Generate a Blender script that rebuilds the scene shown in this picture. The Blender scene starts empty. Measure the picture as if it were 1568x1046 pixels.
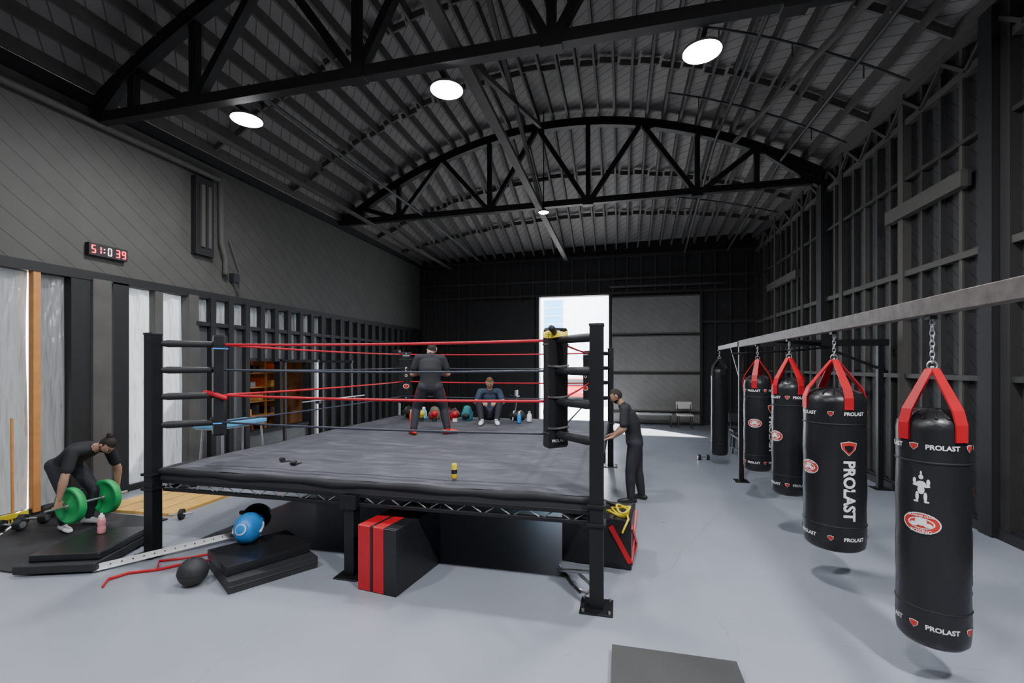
import bpy, bmesh, math, random
import numpy as np
from mathutils import Vector, Matrix, Euler
random.seed(3)
S = bpy.context.scene
V = Vector

# ------------------------------------------------------------------ materials
def M(name, col, rough=.6, metal=0., var=.15, scale=8., bump=0., bscale=40., spec=.4):
    m = bpy.data.materials.new(name); m.use_nodes = True
    nt = m.node_tree; n = nt.nodes; L = nt.links
    p = n['Principled BSDF']
    p.inputs['Roughness'].default_value = rough
    p.inputs['Metallic'].default_value = metal
    p.inputs['Specular IOR Level'].default_value = spec
    tc = n.new('ShaderNodeTexCoord')
    no = n.new('ShaderNodeTexNoise'); no.inputs['Scale'].default_value = scale
    no.inputs['Detail'].default_value = 5
    L.new(tc.outputs['Object'], no.inputs['Vector'])
    mx = n.new('ShaderNodeMix'); mx.data_type = 'RGBA'
    mx.inputs[6].default_value = (*[max(0, c*(1-var)) for c in col], 1)
    mx.inputs[7].default_value = (*[min(1, c*(1+var)) for c in col], 1)
    L.new(no.outputs['Fac'], mx.inputs[0])
    L.new(mx.outputs[2], p.inputs['Base Color'])
    if bump:
        nb = n.new('ShaderNodeTexNoise'); nb.inputs['Scale'].default_value = bscale
        nb.inputs['Detail'].default_value = 4
        L.new(tc.outputs['Object'], nb.inputs['Vector'])
        b = n.new('ShaderNodeBump'); b.inputs['Strength'].default_value = bump
        b.inputs['Distance'].default_value = .02
        L.new(nb.outputs['Fac'], b.inputs['Height']); L.new(b.outputs['Normal'], p.inputs['Normal'])
    return m

def E(name, col, st):
    m = bpy.data.materials.new(name); m.use_nodes = True
    nt = m.node_tree; nt.nodes.clear()
    e = nt.nodes.new('ShaderNodeEmission'); e.inputs[0].default_value = (*col, 1); e.inputs[1].default_value = st
    o = nt.nodes.new('ShaderNodeOutputMaterial'); nt.links.new(e.outputs[0], o.inputs[0])
    return m

def lines_mat(name, col, dark, ax, k, width=.08, rough=.7, var=.2):
    m = M(name, col, rough, var=var, scale=2.5)
    nt = m.node_tree; n = nt.nodes; L = nt.links
    p = n['Principled BSDF']; src = p.inputs['Base Color'].links[0].from_socket
    tc = n.new('ShaderNodeTexCoord')
    d = n.new('ShaderNodeVectorMath'); d.operation = 'DOT_PRODUCT'
    d.inputs[1].default_value = tuple(a*k for a in ax)
    L.new(tc.outputs['Object'], d.inputs[0])
    f = n.new('ShaderNodeMath'); f.operation = 'FRACT'; L.new(d.outputs['Value'], f.inputs[0])
    lt = n.new('ShaderNodeMath'); lt.operation = 'LESS_THAN'; lt.inputs[1].default_value = width
    L.new(f.outputs[0], lt.inputs[0])
    mx = n.new('ShaderNodeMix'); mx.data_type = 'RGBA'
    L.new(lt.outputs[0], mx.inputs[0]); L.new(src, mx.inputs[6]); mx.inputs[7].default_value = (*dark, 1)
    L.new(mx.outputs[2], p.inputs['Base Color'])
    return m

black = M('black_paint', (.018, .018, .02), .55)
blackmetal = M('black_metal', (.014, .014, .016), .4, .3)
darksteel = M('dark_steel', (.05, .05, .055), .45, .6)
steel = M('steel', (.55, .56, .58), .3, .9)
rawsteel = M('raw_steel', (.12, .105, .095), .55, .4, var=.6, scale=14)
vinyl = M('black_vinyl', (.014, .014, .016), .34, bump=.12, bscale=25)
foam = M('black_foam', (.024, .024, .027), .6, bump=.1, bscale=60)
redv = M('red_vinyl', (.45, .01, .018), .4)
redrope = M('red_rope', (.5, .01, .025), .5)
darkrope = M('dark_rope', (.035, .04, .06), .5)
white = M('white_print', (.75, .75, .75), .5, var=.03)
redprint = M('red_print', (.5, .03, .02), .5)
apron = M('apron_cloth', (.02, .02, .023), .7)
blue = M('blue_vinyl', (.03, .22, .6), .4)
lblue = M('light_blue', (.1, .4, .7), .45)
green = M('green_rubber', (.02, .36, .1), .5)
yellow = M('yellow', (.7, .55, .02), .5)
wood = M('plywood', (.72, .42, .1), .5, var=.25, scale=5)
studwood = M('stud_wood', (.5, .22, .065), .6, var=.25, scale=12)
conc = M('concrete', (.08, .077, .073), .85, var=.3, scale=4)
pink = M('pink_plastic', (.75, .3, .33), .3)
orange = M('orange_plastic', (.8, .12, .02), .5)
skin = M('skin', (.36, .2, .135), .55, var=.08)
skin2 = M('skin_light', (.44, .25, .17), .55, var=.08)
hair = M('hair', (.02, .014, .01), .8, var=.4, scale=60, bump=.4, bscale=120)
hair2 = M('hair_brown', (.12, .06, .03), .8, var=.4, scale=60, bump=.4, bscale=120)
cloth = M('black_cloth', (.018, .019, .023), .85, bump=.2, bscale=14)
navycloth = M('navy_cloth', (.03, .045, .08), .85, bump=.2, bscale=14)
pants = M('dark_pants', (.022, .023, .031), .8, bump=.25, bscale=12)
redshoe = M('red_shoe', (.6, .03, .02), .5)
darkshoe = M('dark_shoe', (.02, .02, .02), .5)
whiteshoe = M('white_shoe', (.7, .7, .7), .5)
eyew = M('eye_white', (.8, .8, .78), .3, var=.02)
lip = M('lip', (.3, .1, .08), .5)
lens = E('lamp_lens', (.97, .98, 1), 430)
lens2 = E('lamp_lens_strong', (.97, .98, 1), 1150)
warm = E('warm_bulb', (1, .62, .35), 40)
led = E('led_red', (1, .02, .06), 7)
ledw = E('led_white', (1, .75, .75), 3)
ceilm = lines_mat('ceiling_boards', (.17, .16, .152), (.07, .066, .062), (.7, .7, 0), 5.5, .1)
joistm = M('ceiling_joist', (.09, .085, .08), .7, var=.25)
pipem = M('pipe_paint', (.06, .06, .06), .6)
joistb = M('truss_timber', (.013, .0125, .0125), .6)
wallup = lines_mat('wall_upper_boards', (.072, .07, .066), (.032, .03, .028), (0, .6, .8), 4.2, .045, var=.18)
walld = lines_mat('wall_dark_boards', (.028, .028, .03), (.011, .011, .011), (0, .7, -.7), 6, .12)
wallg = M('wall_grey_panel', (.085, .088, .092), .4, var=.3, scale=3)
wallb = lines_mat('wall_back_boards', (.022, .022, .024), (.009, .009, .009), (.7, 0, .7), 6, .1)
studm = M('stud_black', (.014, .014, .015), .6)
studr = M('stud_charcoal', (.03, .029, .028), .6)
studg = M('stud_grey', (.07, .067, .062), .7)
doorp = lines_mat('door_panel_boards', (.2, .197, .186), (.14, .136, .13), (.6, 0, .8), 5, .06)
extwhite = lines_mat('stucco_white', (.88, .9, .92), (.7, .76, .83), (1, 0, 0), .6, .06)
extground = M('asphalt', (.55, .55, .55), .9)
carred = M('car_paint_red', (.6, .02, .02), .25)
glassd = M('dark_glass', (.03, .04, .05), .1)
tire = M('tire', (.02, .02, .02), .8)
matgrey = M('mat_grey', (.045, .045, .045), .6, bump=.1)
grey = M('grey_plastic', (.3, .3, .31), .5)
shelfwood = M('shelf_wood', (.3, .15, .065), .6, var=.3, scale=6)

def canvas_mat():
    m = M('ring_canvas', (.06, .061, .075), .8, var=.35, scale=2.2, bump=.3, bscale=5)
    nt = m.node_tree; n = nt.nodes; L = nt.links; p = n['Principled BSDF']
    src = p.inputs['Base Color'].links[0].from_socket
    tc = n.new('ShaderNodeTexCoord'); no = n.new('ShaderNodeTexNoise'); no.inputs['Scale'].default_value = 4; no.inputs['Detail'].default_value = 8; no.inputs['Distortion'].default_value = .8
    mp = n.new('ShaderNodeMapping'); mp.inputs['Rotation'].default_value = (0, 0, .5); mp.inputs['Scale'].default_value = (.6, 1.5, 1)
    L.new(tc.outputs['Object'], mp.inputs[0]); L.new(mp.outputs[0], no.inputs['Vector'])
    mr = n.new('ShaderNodeMapRange'); mr.inputs[1].default_value = .48; mr.inputs[2].default_value = .75; mr.inputs[4].default_value = .4
    L.new(no.outputs['Fac'], mr.inputs[0])
    mx = n.new('ShaderNodeMix'); mx.data_type = 'RGBA'; L.new(mr.outputs[0], mx.inputs[0]); L.new(src, mx.inputs[6]); mx.inputs[7].default_value = (.17, .17, .2, 1)
    L.new(mx.outputs[2], p.inputs['Base Color'])
    return m
canvasm = canvas_mat()

def floor_mat():
    m = M('painted_concrete_floor', (.265, .285, .335), .38, var=.12, scale=1.2, bump=.03, bscale=6, spec=.6)
    nt = m.node_tree; n = nt.nodes; L = nt.links; p = n['Principled BSDF']
    src = p.inputs['Base Color'].links[0].from_socket
    tc = n.new('ShaderNodeTexCoord')
    wn = n.new('ShaderNodeTexNoise'); wn.inputs['Scale'].default_value = 1.5; wn.inputs['Detail'].default_value = 6
    L.new(tc.outputs['Object'], wn.inputs['Vector'])
    ad = n.new('ShaderNodeVectorMath'); ad.operation = 'MULTIPLY_ADD'
    L.new(wn.outputs['Color'], ad.inputs[0]); ad.inputs[1].default_value = (.5, .5, 0); L.new(tc.outputs['Object'], ad.inputs[2])
    vo = n.new('ShaderNodeTexVoronoi'); vo.feature = 'DISTANCE_TO_EDGE'; vo.inputs['Scale'].default_value = .22
    L.new(ad.outputs[0], vo.inputs['Vector'])
    lt = n.new('ShaderNodeMath'); lt.operation = 'LESS_THAN'; lt.inputs[1].default_value = .0009
    L.new(vo.outputs['Distance'], lt.inputs[0])
    mu = n.new('ShaderNodeMath'); mu.operation = 'MULTIPLY'; mu.inputs[1].default_value = .2
    L.new(lt.outputs[0], mu.inputs[0])
    mx = n.new('ShaderNodeMix'); mx.data_type = 'RGBA'
    L.new(mu.outputs[0], mx.inputs[0]); L.new(src, mx.inputs[6]); mx.inputs[7].default_value = (.08, .08, .09, 1)
    L.new(mx.outputs[2], p.inputs['Base Color'])
    rn = n.new('ShaderNodeTexNoise'); rn.inputs['Scale'].default_value = 2.2; rn.inputs['Detail'].default_value = 8
    L.new(tc.outputs['Object'], rn.inputs['Vector'])
    mr = n.new('ShaderNodeMapRange'); mr.inputs[3].default_value = .22; mr.inputs[4].default_value = .42
    L.new(rn.outputs['Fac'], mr.inputs[0]); L.new(mr.outputs[0], p.inputs['Roughness'])
    return m
floorm = floor_mat()

def plastic_mat(name, k):
    m = bpy.data.materials.new(name); m.use_nodes = True
    nt = m.node_tree; nt.nodes.clear(); n = nt.nodes; L = nt.links
    tr = n.new('ShaderNodeBsdfTranslucent'); tr.inputs[0].default_value = (.8*k, .84*k, .86*k, 1)
    df = n.new('ShaderNodeBsdfDiffuse'); df.inputs[0].default_value = (.35, .36, .37, 1)
    tp = n.new('ShaderNodeBsdfTransparent'); tp.inputs[0].default_value = (k, k, k, 1); gl = n.new('ShaderNodeBsdfGlossy'); gl.inputs['Roughness'].default_value = .25
    tc = n.new('ShaderNodeTexCoord'); no = n.new('ShaderNodeTexNoise'); no.inputs['Scale'].default_value = 3
    mp = n.new('ShaderNodeMapping'); mp.inputs['Scale'].default_value = (1, 2.5, .5)
    L.new(tc.outputs['Object'], mp.inputs[0]); L.new(mp.outputs[0], no.inputs['Vector'])
    bp = n.new('ShaderNodeBump'); bp.inputs['Strength'].default_value = .9; bp.inputs['Distance'].default_value = .15
    L.new(no.outputs['Fac'], bp.inputs['Height'])
    for s in (tr, df, gl): L.new(bp.outputs[0], s.inputs['Normal'])
    a = n.new('ShaderNodeMixShader'); a.inputs[0].default_value = .5; L.new(tr.outputs[0], a.inputs[1]); L.new(df.outputs[0], a.inputs[2])
    b = n.new('ShaderNodeMixShader'); b.inputs[0].default_value = .05; L.new(a.outputs[0], b.inputs[1]); L.new(tp.outputs[0], b.inputs[2])
    c = n.new('ShaderNodeMixShader'); c.inputs[0].default_value = .08; L.new(b.outputs[0], c.inputs[1]); L.new(gl.outputs[0], c.inputs[2])
    o = n.new('ShaderNodeOutputMaterial'); L.new(c.outputs[0], o.inputs[0])
    return m
plastic = plastic_mat('plastic_sheeting', .17)
plasticd = plastic_mat('plastic_sheeting_mid', .038)  # translucent tint lower than plain sheeting, higher than the dark grade
plasticx = plastic_mat('plastic_sheeting_dark', .017)

# ------------------------------------------------------------------ geometry builder
def frame(t, side):
    t = V(t).normalized(); a = V(side) - t*V(side).dot(t)
    if a.length < 1e-4:
        a = V((1, 0, 0)) - t*t.x
        if a.length < 1e-3: a = V((0, 1, 0)) - t*t.y
    a.normalize(); b = t.cross(a)
    return t, a, b

class B:
    def __init__(s, name): s.name = name; s.v = []; s.f = []; s.fm = []; s.sm = []; s.mats = []
    def mi(s, m):
        if m not in s.mats: s.mats.append(m)
        return s.mats.index(m)
    def add(s, vs, fs, m, smooth=False):
        o = len(s.v); s.v += [tuple(v) for v in vs]; i = s.mi(m)
        for f in fs: s.f.append([o+k for k in f]); s.fm.append(i); s.sm.append(smooth)
    def box(s, c, sz, m, rz=0, rot=None):
        R = Matrix.Rotation(rz, 3, 'Z') if rot is None else Euler(rot).to_matrix()
        h = V(sz)/2; c = V(c)
        vs = [c + R @ V((x*h.x, y*h.y, z*h.z)) for z in (-1, 1) for y in (-1, 1) for x in (-1, 1)]
        s.add(vs, [(0, 2, 3, 1), (4, 5, 7, 6), (0, 1, 5, 4), (2, 6, 7, 3), (0, 4, 6, 2), (1, 3, 7, 5)], m)
    def ab(s, a, b, m):
        a = V(a); b = V(b); s.box((a+b)/2, (abs(b.x-a.x), abs(b.y-a.y), abs(b.z-a.z)), m)
    def beam(s, p0, p1, w, h, m, up=(0, 0, 1)):
        p0 = V(p0); p1 = V(p1); t = (p1-p0).normalized(); sd = t.cross(V(up))
        if sd.length < 1e-3: sd = t.cross(V((0, 1, 0)))
        sd.normalize(); u = sd.cross(t)
        vs = []
        for p in (p0, p1):
            for a, b in ((-1, -1), (1, -1), (1, 1), (-1, 1)): vs.append(p + sd*a*w/2 + u*b*h/2)
        s.add(vs, [(0, 3, 2, 1), (4, 5, 6, 7), (0, 1, 5, 4), (1, 2, 6, 5), (2, 3, 7, 6), (3, 0, 4, 7)], m)
    def cyl(s, p0, p1, r0, m, r1=None, n=20, cap=True):
        r1 = r0 if r1 is None else r1; p0 = V(p0); p1 = V(p1)
        t, a, b = frame(p1-p0, (1, .3, .1))
        vs = []
        for p, r in ((p0, r0), (p1, r1)):
            for i in range(n):
                an = 2*math.pi*i/n; vs.append(p + a*math.cos(an)*r + b*math.sin(an)*r)
        s.add(vs, [(i, (i+1) % n, n+(i+1) % n, n+i) for i in range(n)], m, True)
        if cap:
            s.add(vs, [tuple(range(n-1, -1, -1)), tuple(range(n, 2*n))], m)
    def lathe(s, base, prof, m, n=36, axis=(0, 0, 1)):
        t, a, b = frame(axis, (1, 0, 0)); base = V(base); vs = []
        for r, z in prof:
            for i in range(n):
                an = 2*math.pi*i/n; vs.append(base + t*z + a*math.cos(an)*r + b*math.sin(an)*r)
        fs = [(j*n+i, j*n+(i+1) % n, (j+1)*n+(i+1) % n, (j+1)*n+i) for j in range(len(prof)-1) for i in range(n)]
        s.add(vs, fs, m, True)
    def sph(s, c, r, m, R=None, nu=20, nv=12):
        if not hasattr(r, '__len__'): r = (r, r, r)
        R = R or Matrix.Identity(3); c = V(c); vs = [c + R @ V((0, 0, -r[2]))]
        for j in range(1, nv):
            ph = -math.pi/2 + math.pi*j/nv
            for i in range(nu):
                th = 2*math.pi*i/nu
                vs.append(c + R @ V((r[0]*math.cos(ph)*math.cos(th), r[1]*math.cos(ph)*math.sin(th), r[2]*math.sin(ph))))
        vs.append(c + R @ V((0, 0, r[2]))); T = len(vs)-1
        fs = [(0, 1+(i+1) % nu, 1+i) for i in range(nu)]
        for j in range(nv-2):
            o = 1+j*nu; fs += [(o+i, o+(i+1) % nu, o+nu+(i+1) % nu, o+nu+i) for i in range(nu)]
        o = 1+(nv-2)*nu; fs += [(o+i, o+(i+1) % nu, T) for i in range(nu)]
        s.add(vs, fs, m, True)
    def tube(s, pts, ra, m, rb=None, side=(1, 0, 0), n=12, rnd=True, closed=False):
        pts = [V(p) for p in pts]; k = len(pts)
        if not hasattr(ra, '__len__'): ra = [ra]*k
        rb = ra if rb is None else (rb if hasattr(rb, '__len__') else [rb]*k)
        vs = []; rings = 0; prev = V(side)
        seq = []
        for i, p in enumerate(pts):
            if closed: t = pts[(i+1) % k]-pts[i-1]
            else: t = pts[min(i+1, k-1)]-pts[max(i-1, 0)]
            seq.append((p, t.normalized(), ra[i], rb[i]))
        if rnd and not closed:
            p, t, a, b = seq[0]; q = min(a, b); hd = [(p-t*q*c, t, a*d, b*d) for c, d in ((.97, .25), (.75, .66), (.4, .92))]
            p, t, a, b = seq[-1]; q = min(a, b); tl = [(p+t*q*c, t, a*d, b*d) for c, d in ((.4, .92), (.75, .66), (.97, .25))]
            seq = hd+seq+tl
        for p, t, a, b in seq:
            t, A, Bv = frame(t, prev)
            prev = A
            for i in range(n):
                an = 2*math.pi*i/n; vs.append(p + A*math.cos(an)*a + Bv*math.sin(an)*b)
            rings += 1
        fs = [(j*n+i, j*n+(i+1) % n, (j+1)*n+(i+1) % n, (j+1)*n+i) for j in range(rings-1) for i in range(n)]
        if closed: fs += [((rings-1)*n+i, (rings-1)*n+(i+1) % n, (i+1) % n, i) for i in range(n)]
        else: fs += [tuple(range(n-1, -1, -1)), tuple((rings-1)*n+i for i in range(n))]
        s.add(vs, fs, m, True)
    def mapped(s, vs2, fs, fn, m):
        s.add([fn(x, y) for x, y in vs2], fs, m)
    def obj(s, parent=None, bevel=0, seg=2, recenter=True):
        me = bpy.data.meshes.new(s.name); vs = s.v
        c = V((0, 0, 0))
        if recenter and parent is None:
            a = np.array(vs); lo = a.min(0); hi = a.max(0)
            c = V(((lo[0]+hi[0])/2, (lo[1]+hi[1])/2, lo[2])); vs = [tuple(V(v)-c) for v in vs]
        me.from_pydata(vs, [], s.f)
        for m in s.mats: me.materials.append(m)
        me.polygons.foreach_set('material_index', s.fm); me.polygons.foreach_set('use_smooth', s.sm)
        me.validate(); me.update()
        o = bpy.data.objects.new(s.name, me); S.collection.objects.link(o); o.location = c
        if parent: o.parent = parent
        if bevel:
            b = o.modifiers.new('bev', 'BEVEL'); b.width = bevel; b.segments = seg; b.limit_method = 'ANGLE'; b.angle_limit = .8
            b.use_clamp_overlap = True
        return o

_tc = {}
def text_geo(t, size, off=.02):
    k = (t, size)
    if k in _tc: return _tc[k]
    cu = bpy.data.curves.new('txt', 'FONT'); cu.body = t; cu.size = size; cu.align_x = 'CENTER'; cu.align_y = 'CENTER'
    cu.resolution_u = 3; cu.offset = off*size
    o = bpy.data.objects.new('txt', cu); S.collection.objects.link(o)
    dg = bpy.context.evaluated_depsgraph_get(); dg.update()
    me = o.evaluated_get(dg).to_mesh()
    r = ([(v.co.x, v.co.y) for v in me.vertices], [tuple(p.vertices) for p in me.polygons])
    o.evaluated_get(dg).to_mesh_clear(); bpy.data.objects.remove(o); bpy.data.curves.remove(cu)
    _tc[k] = r; return r
def disc_geo(rx, ry, rings=5, n=28, cx=0, cy=0):
    vs = [(cx, cy)]; fs = []
    for j in range(1, rings+1):
        for i in range(n):
            a = 2*math.pi*i/n; vs.append((cx+rx*j/rings*math.cos(a), cy+ry*j/rings*math.sin(a)))
    fs += [(0, 1+i, 1+(i+1) % n) for i in range(n)]
    for j in range(rings-1):
        o = 1+j*n; fs += [(o+i, o+n+i, o+n+(i+1) % n, o+(i+1) % n) for i in range(n)]
    return vs, fs
def shield_geo(w, cx=0, cy=0):
    vs = [(0, 0), (-1, .75), (0, .95), (1, .75), (.85, -.1), (0, -1), (-.85, -.1)]
    return [(cx+x*w, cy+y*w) for x, y in vs], [(0, 2, 1), (0, 3, 2), (0, 4, 3), (0, 5, 4), (0, 6, 5), (0, 1, 6)]

# ------------------------------------------------------------------ room shell
XL, XR, YF, YB = -8.0, 4.5, -4.0, 17.3
def arch(X):
    t = min(1, max(0, (X-XL)/(XR-XL))); return 4*2.05*t*(1-t)
def rbase(X): return 6.2 + .35*(X-XL)/(XR-XL)
def roof(X, Y):
    z = rbase(X); a = arch(X)
    return z + a*(1 if Y < 11.7 else 1-(Y-11.7)/(YB-11.7))

b = B('floor'); b.ab((XL-.3, YF-.2, -.15), (XR+.3, YB+.15, 0), floorm); b.obj()
b = B('ground_outside'); b.ab((-60, -40, -.25), (60, 90, -.16), extground); b.obj()

b = B('ceiling')
xs = [XL-.2+i*(XR-XL+.4)/40 for i in range(41)]; ys = [YF-.2, 11.7, YB+.15]
vs = [(x, y, roof(x, min(y, YB))+.16+dz) for dz in (0, .15) for y in ys for x in xs]
n = 41; fs = []
for j in range(2):
    for i in range(40):
        o = j*n+i; fs.append((o, o+n, o+n+1, o+1)); o += 3*n; fs.append((o, o+1, o+n+1, o+n))
b.add(vs, fs, ceilm)
x = XL+.15
while x < XR:
    z = roof(x, 0)+.07
    b.beam((x, YF, z), (x, 11.7, z), .05, .2, joistm)
    b.beam((x, 11.7, z), (x, YB, roof(x, YB)+.07), .05, .2, joistm)
    x += .385
for y in (1.5, 3.4, 7.4, 9.6, 13.6, 15.4):
    for k in range(30):
        x0 = XL+.2+k*.41; x1 = x0+.36
        if x1 < XR: b.beam((x0, y+.08*(k % 2), roof(x0, y)+.06), (x1, y+.08*(k % 2), roof(x1, y)+.06), .04, .12, joistm)
b.obj()

def truss(Y, zb):
    b = B('roof_truss')
    b.beam((XL, Y, zb), (XR, Y, zb+.1), .14, .15, joistb)
    N = 28; P = [(XL+(XR-XL)*i/N) for i in range(N+1)]
    zt = lambda X: max(roof(X, 0)-.12, zb+.12)
    for i in range(N): b.beam((P[i], Y, zt(P[i])), (P[i+1]+.01, Y, zt(P[i+1])), .16, .2, joistb)
    bn = [XL+.1, -6.05, -3.4, -.8, 1.8, XR-.1]; tn = [-7.2, -4.75, -2.1, .5, 3.1]
    for i, t in enumerate(tn):
        for q in (bn[i], bn[i+1]):
            b.beam((t, Y, zt(t)), (q, Y, zb), .11, .12, joistb, up=(0, 1, 0))
    for q in bn[1:-1]+[3.1, -7.2]: b.beam((q, Y, zb), (q, Y, zt(q)), .11, .11, joistb, up=(0, 1, 0))
    for q in bn[1:-1]: b.box((q, Y, zb+.05), (.26, .17, .2), joistb)
    b.obj()
truss(5.4, 5.92); truss(11.7, 6.22); truss(-.9, 5.92)

b = B('ceiling_tie_beam')
b.beam((-2.0, YF, 6.08), (-2.0, 5.4, 6.08), .13, .06, studg); b.beam((-2.0, 5.4, 6.08), (-2.0, YB, 6.12), .15, .08, studg)
b.beam((-6.65, 5.4, 5.98), (-6.65, YB, 6.0), .09, .06, joistm)
b.beam((-2, 5.5, 6.1), (-2, 11.6, roof(-2, 0)-.15), .08, .08, joistm); b.beam((-2, 11.6, 6.25), (-2, 5.5, roof(-2, 0)-.15), .08, .08, joistm)
b.beam((2.6, 5.5, 6.0), (2.6, 11.6, roof(2.6, 0)-.2), .07, .07, joistm)
b.obj()
b = B('sprinkler_pipes')
for y in (3.6, 8.2, 10.2, 14.2):
    pts = [(x, y, roof(x, y)-.2) for x in np.linspace(1.0, 4.3, 12)]
    b.tube(pts, .022, pipem, n=8)
    for x in (1.6, 2.7, 3.7): b.cyl((x, y, roof(x, y)-.2), (x, y, roof(x, y)-.42), .012, pipem, n=6)
b.tube([(2.2, YF+.05, roof(2.2, 0)-.24), (2.2, 11.6, roof(2.2, 0)-.24), (2.2, 17, 6.1)], .035, pipem, n=8)
b.tube([(3.6, YF+.05, roof(3.6, 0)-.24), (3.6, 11.6, roof(3.6, 0)-.24), (3.6, 17, 6.1)], .03, pipem, n=8)
b.tube([(-5.3, 5.6, 6.2), (-5.3, 11.5, 6.25), (-5.3, 17, 6.15)], .03, pipem, n=8)
b.obj()
b = B('wall_pipe')
b.tube([(XL+.12, YF+.1, 5.85), (XL+.12, 7.55, 5.85)], .055, studg, n=10)
b.tube([(XL+.12, 7.6, 5.87), (XL+.12, 7.62, 4.6), (XL+.12, 7.72, 4.3), (XL+.12, 7.72, 4.0)], .055, studg, n=10)
b.ab((XL+.002, 7.05, 4.25), (XL+.12, 7.45, 5.75), studm)
b.ab((XL+.1, 7.15, 4.4), (XL+.16, 7.22, 5.6), studg); b.ab((XL+.1, 7.3, 4.4), (XL+.16, 7.36, 5.6), studg)
b.tube([(XL+.08, 7.85, 4.7), (XL+.1, 8.1, 4.1), (XL+.08, 7.95, 3.9), (XL+.08, 8.1, 3.6)], .018, pipem, n=6)
b.box((XL+.06, 8.0, 3.95), (.12, .15, .18), black)
b.obj()

# left wall
b = B('wall_left'); T = XL-.18
b.ab((T, YF, 3.5), (XL, YB+.1, 6.3), wallup)
b.ab((T, YF, 0), (XL, -1.2, 3.5), walld)
b.ab((T, 7.0, 0), (XL, 8.35, 2.95), wallg); b.ab((T, 8.35, 0), (XL, 10.4, .6), wallg); b.ab((T, 8.35, 2.25), (XL, 10.4, 2.95), wallg)
b.ab((T, 10.4, 0), (XL, 11.1, 2.95), wallg); b.ab((T, 11.1, 0), (XL, YB+.1, 3.5), walld)
b.ab((T, YF, 6.1), (XL+.1, YB, 6.28), studm)
b.ab((T+.01, YF, 3.42), (XL+.06, YB, 3.56), studm)
b.ab((XL-.06, -1.2, 0), (XL+.02, 7.0, .1), studm)
b.ab((XL-.1, 5.07, 0), (XL+.05, 5.32, 3.45), studm)
b.ab((XL-.15, 5.34, 0), (XL+.08, 5.6, 3.45), conc)
b.ab((XL-.1, 5.64, 0), (XL+.06, 5.88, 3.45), studm)
b.ab((XL-.1, 6.33, 0), (XL+.05, 6.47, 3.45), conc)
b.ab((XL-.15, 6.95, 0), (XL+.08, 7.15, 3.45), conc)
y = 7.4
while y < YB:
    if not (8.4 < y < 10.35): b.ab((XL-.02, y, 0), (XL+.1, y+.12, 3.45), studm)
    else: b.ab((XL-.02, y, 2.2), (XL+.1, y+.12, 3.45), studm)
    y += .43
b.ab((XL, 7.1, 2.88), (XL+.09, YB, 2.96), studm); b.ab((XL, 7.1, .0), (XL+.09, YB, .12), studm)
for a in (2.6, 3.6): b.ab((XL-.08, a, 0), (XL, a+.09, 3.45), studm)
b.obj(recenter=False)
b = B('window_stud'); b.ab((XL-.05, 4.62, .05), (XL+.05, 4.705, 3.45), studwood); b.obj(bevel=.004)
def sheet(y0, y1, z0, z1, mat, amp=.05):
    b = B('plastic_sheet'); ny = max(4, int((y1-y0)/.06)); nz = max(4, int((z1-z0)/.09))
    ph = random.random()*6
    vs = []
    for j in range(nz+1):
        for i in range(ny+1):
            y = y0+(y1-y0)*i/ny; z = z0+(z1-z0)*j/nz
            vs.append((XL-.1+amp*.5*math.sin(y*9+ph+z*.6)*math.sin(z*1.3+ph)+amp*.3*math.sin(y*23+z*2), y, z))
    b.add(vs, [(j*(ny+1)+i, j*(ny+1)+i+1, (j+1)*(ny+1)+i+1, (j+1)*(ny+1)+i) for j in range(nz) for i in range(ny)], mat, True)
    b.obj()
sheet(-1.2, 4.64, .08, 3.47, plasticd); sheet(4.68, 5.09, .08, 3.47, plasticx); sheet(5.86, 6.35, .08, 3.47, plastic); sheet(6.45, 6.97, .08, 3.47, plastic)  # near stretch of first sheet is out of view, added to let in fill light
sheet(7.13, 8.9, 2.94, 3.47, plasticd); sheet(8.9, 11.12, 2.94, 3.47, plasticx)
# room behind window
b = B('storage_room')
b.ab((-10.6, 7.9, 0), (-8.2, 10.9, .02), conc); b.ab((-10.7, 7.9, 0), (-10.6, 10.9, 2.9), shelfwood)
b.ab((-10.7, 7.8, 0), (-8.2, 7.9, 2.9), shelfwood); b.ab((-10.7, 10.9, 0), (-8.2, 11, 2.9), shelfwood); b.ab((-10.7, 7.8, 2.85), (-8.2, 11, 2.93), conc)
for y in (8.45, 9.1, 9.75, 10.35):
    for xx in (-8.75, -9.15): b.ab((xx, y-.02, 0), (xx+.04, y+.02, 2.4), studwood)
for z in (.85, 1.2, 1.55, 1.9): b.ab((-9.17, 8.42, z), (-8.7, 10.38, z+.03), studwood)
for k in range(22):
    z = (.88, 1.23, 1.58, 1.93)[k % 4]; y = 8.5+k*.085
    b.ab((-9.1, y, z), (-8.8, y+.1+.05*(k % 3), z+.12+.03*(k*7 % 5)), (grey, conc, orange, black, wood)[k*3 % 5])
b.sph((-9.7, 9.4, 2.6), .06, warm); b.sph((-8.45, 9.3, 2.6), .04, warm)
b.obj()
b = B('window_1')
for y in (8.35, 9.35, 10.34): b.ab((XL-.12, y, .6), (XL+.04, y+.06, 2.25), studm)
b.ab((XL-.12, 8.35, .56), (XL+.06, 10.4, .64), studm); b.ab((XL-.12, 8.35, 2.2), (XL+.04, 10.4, 2.27), studm)
b.obj()

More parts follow.
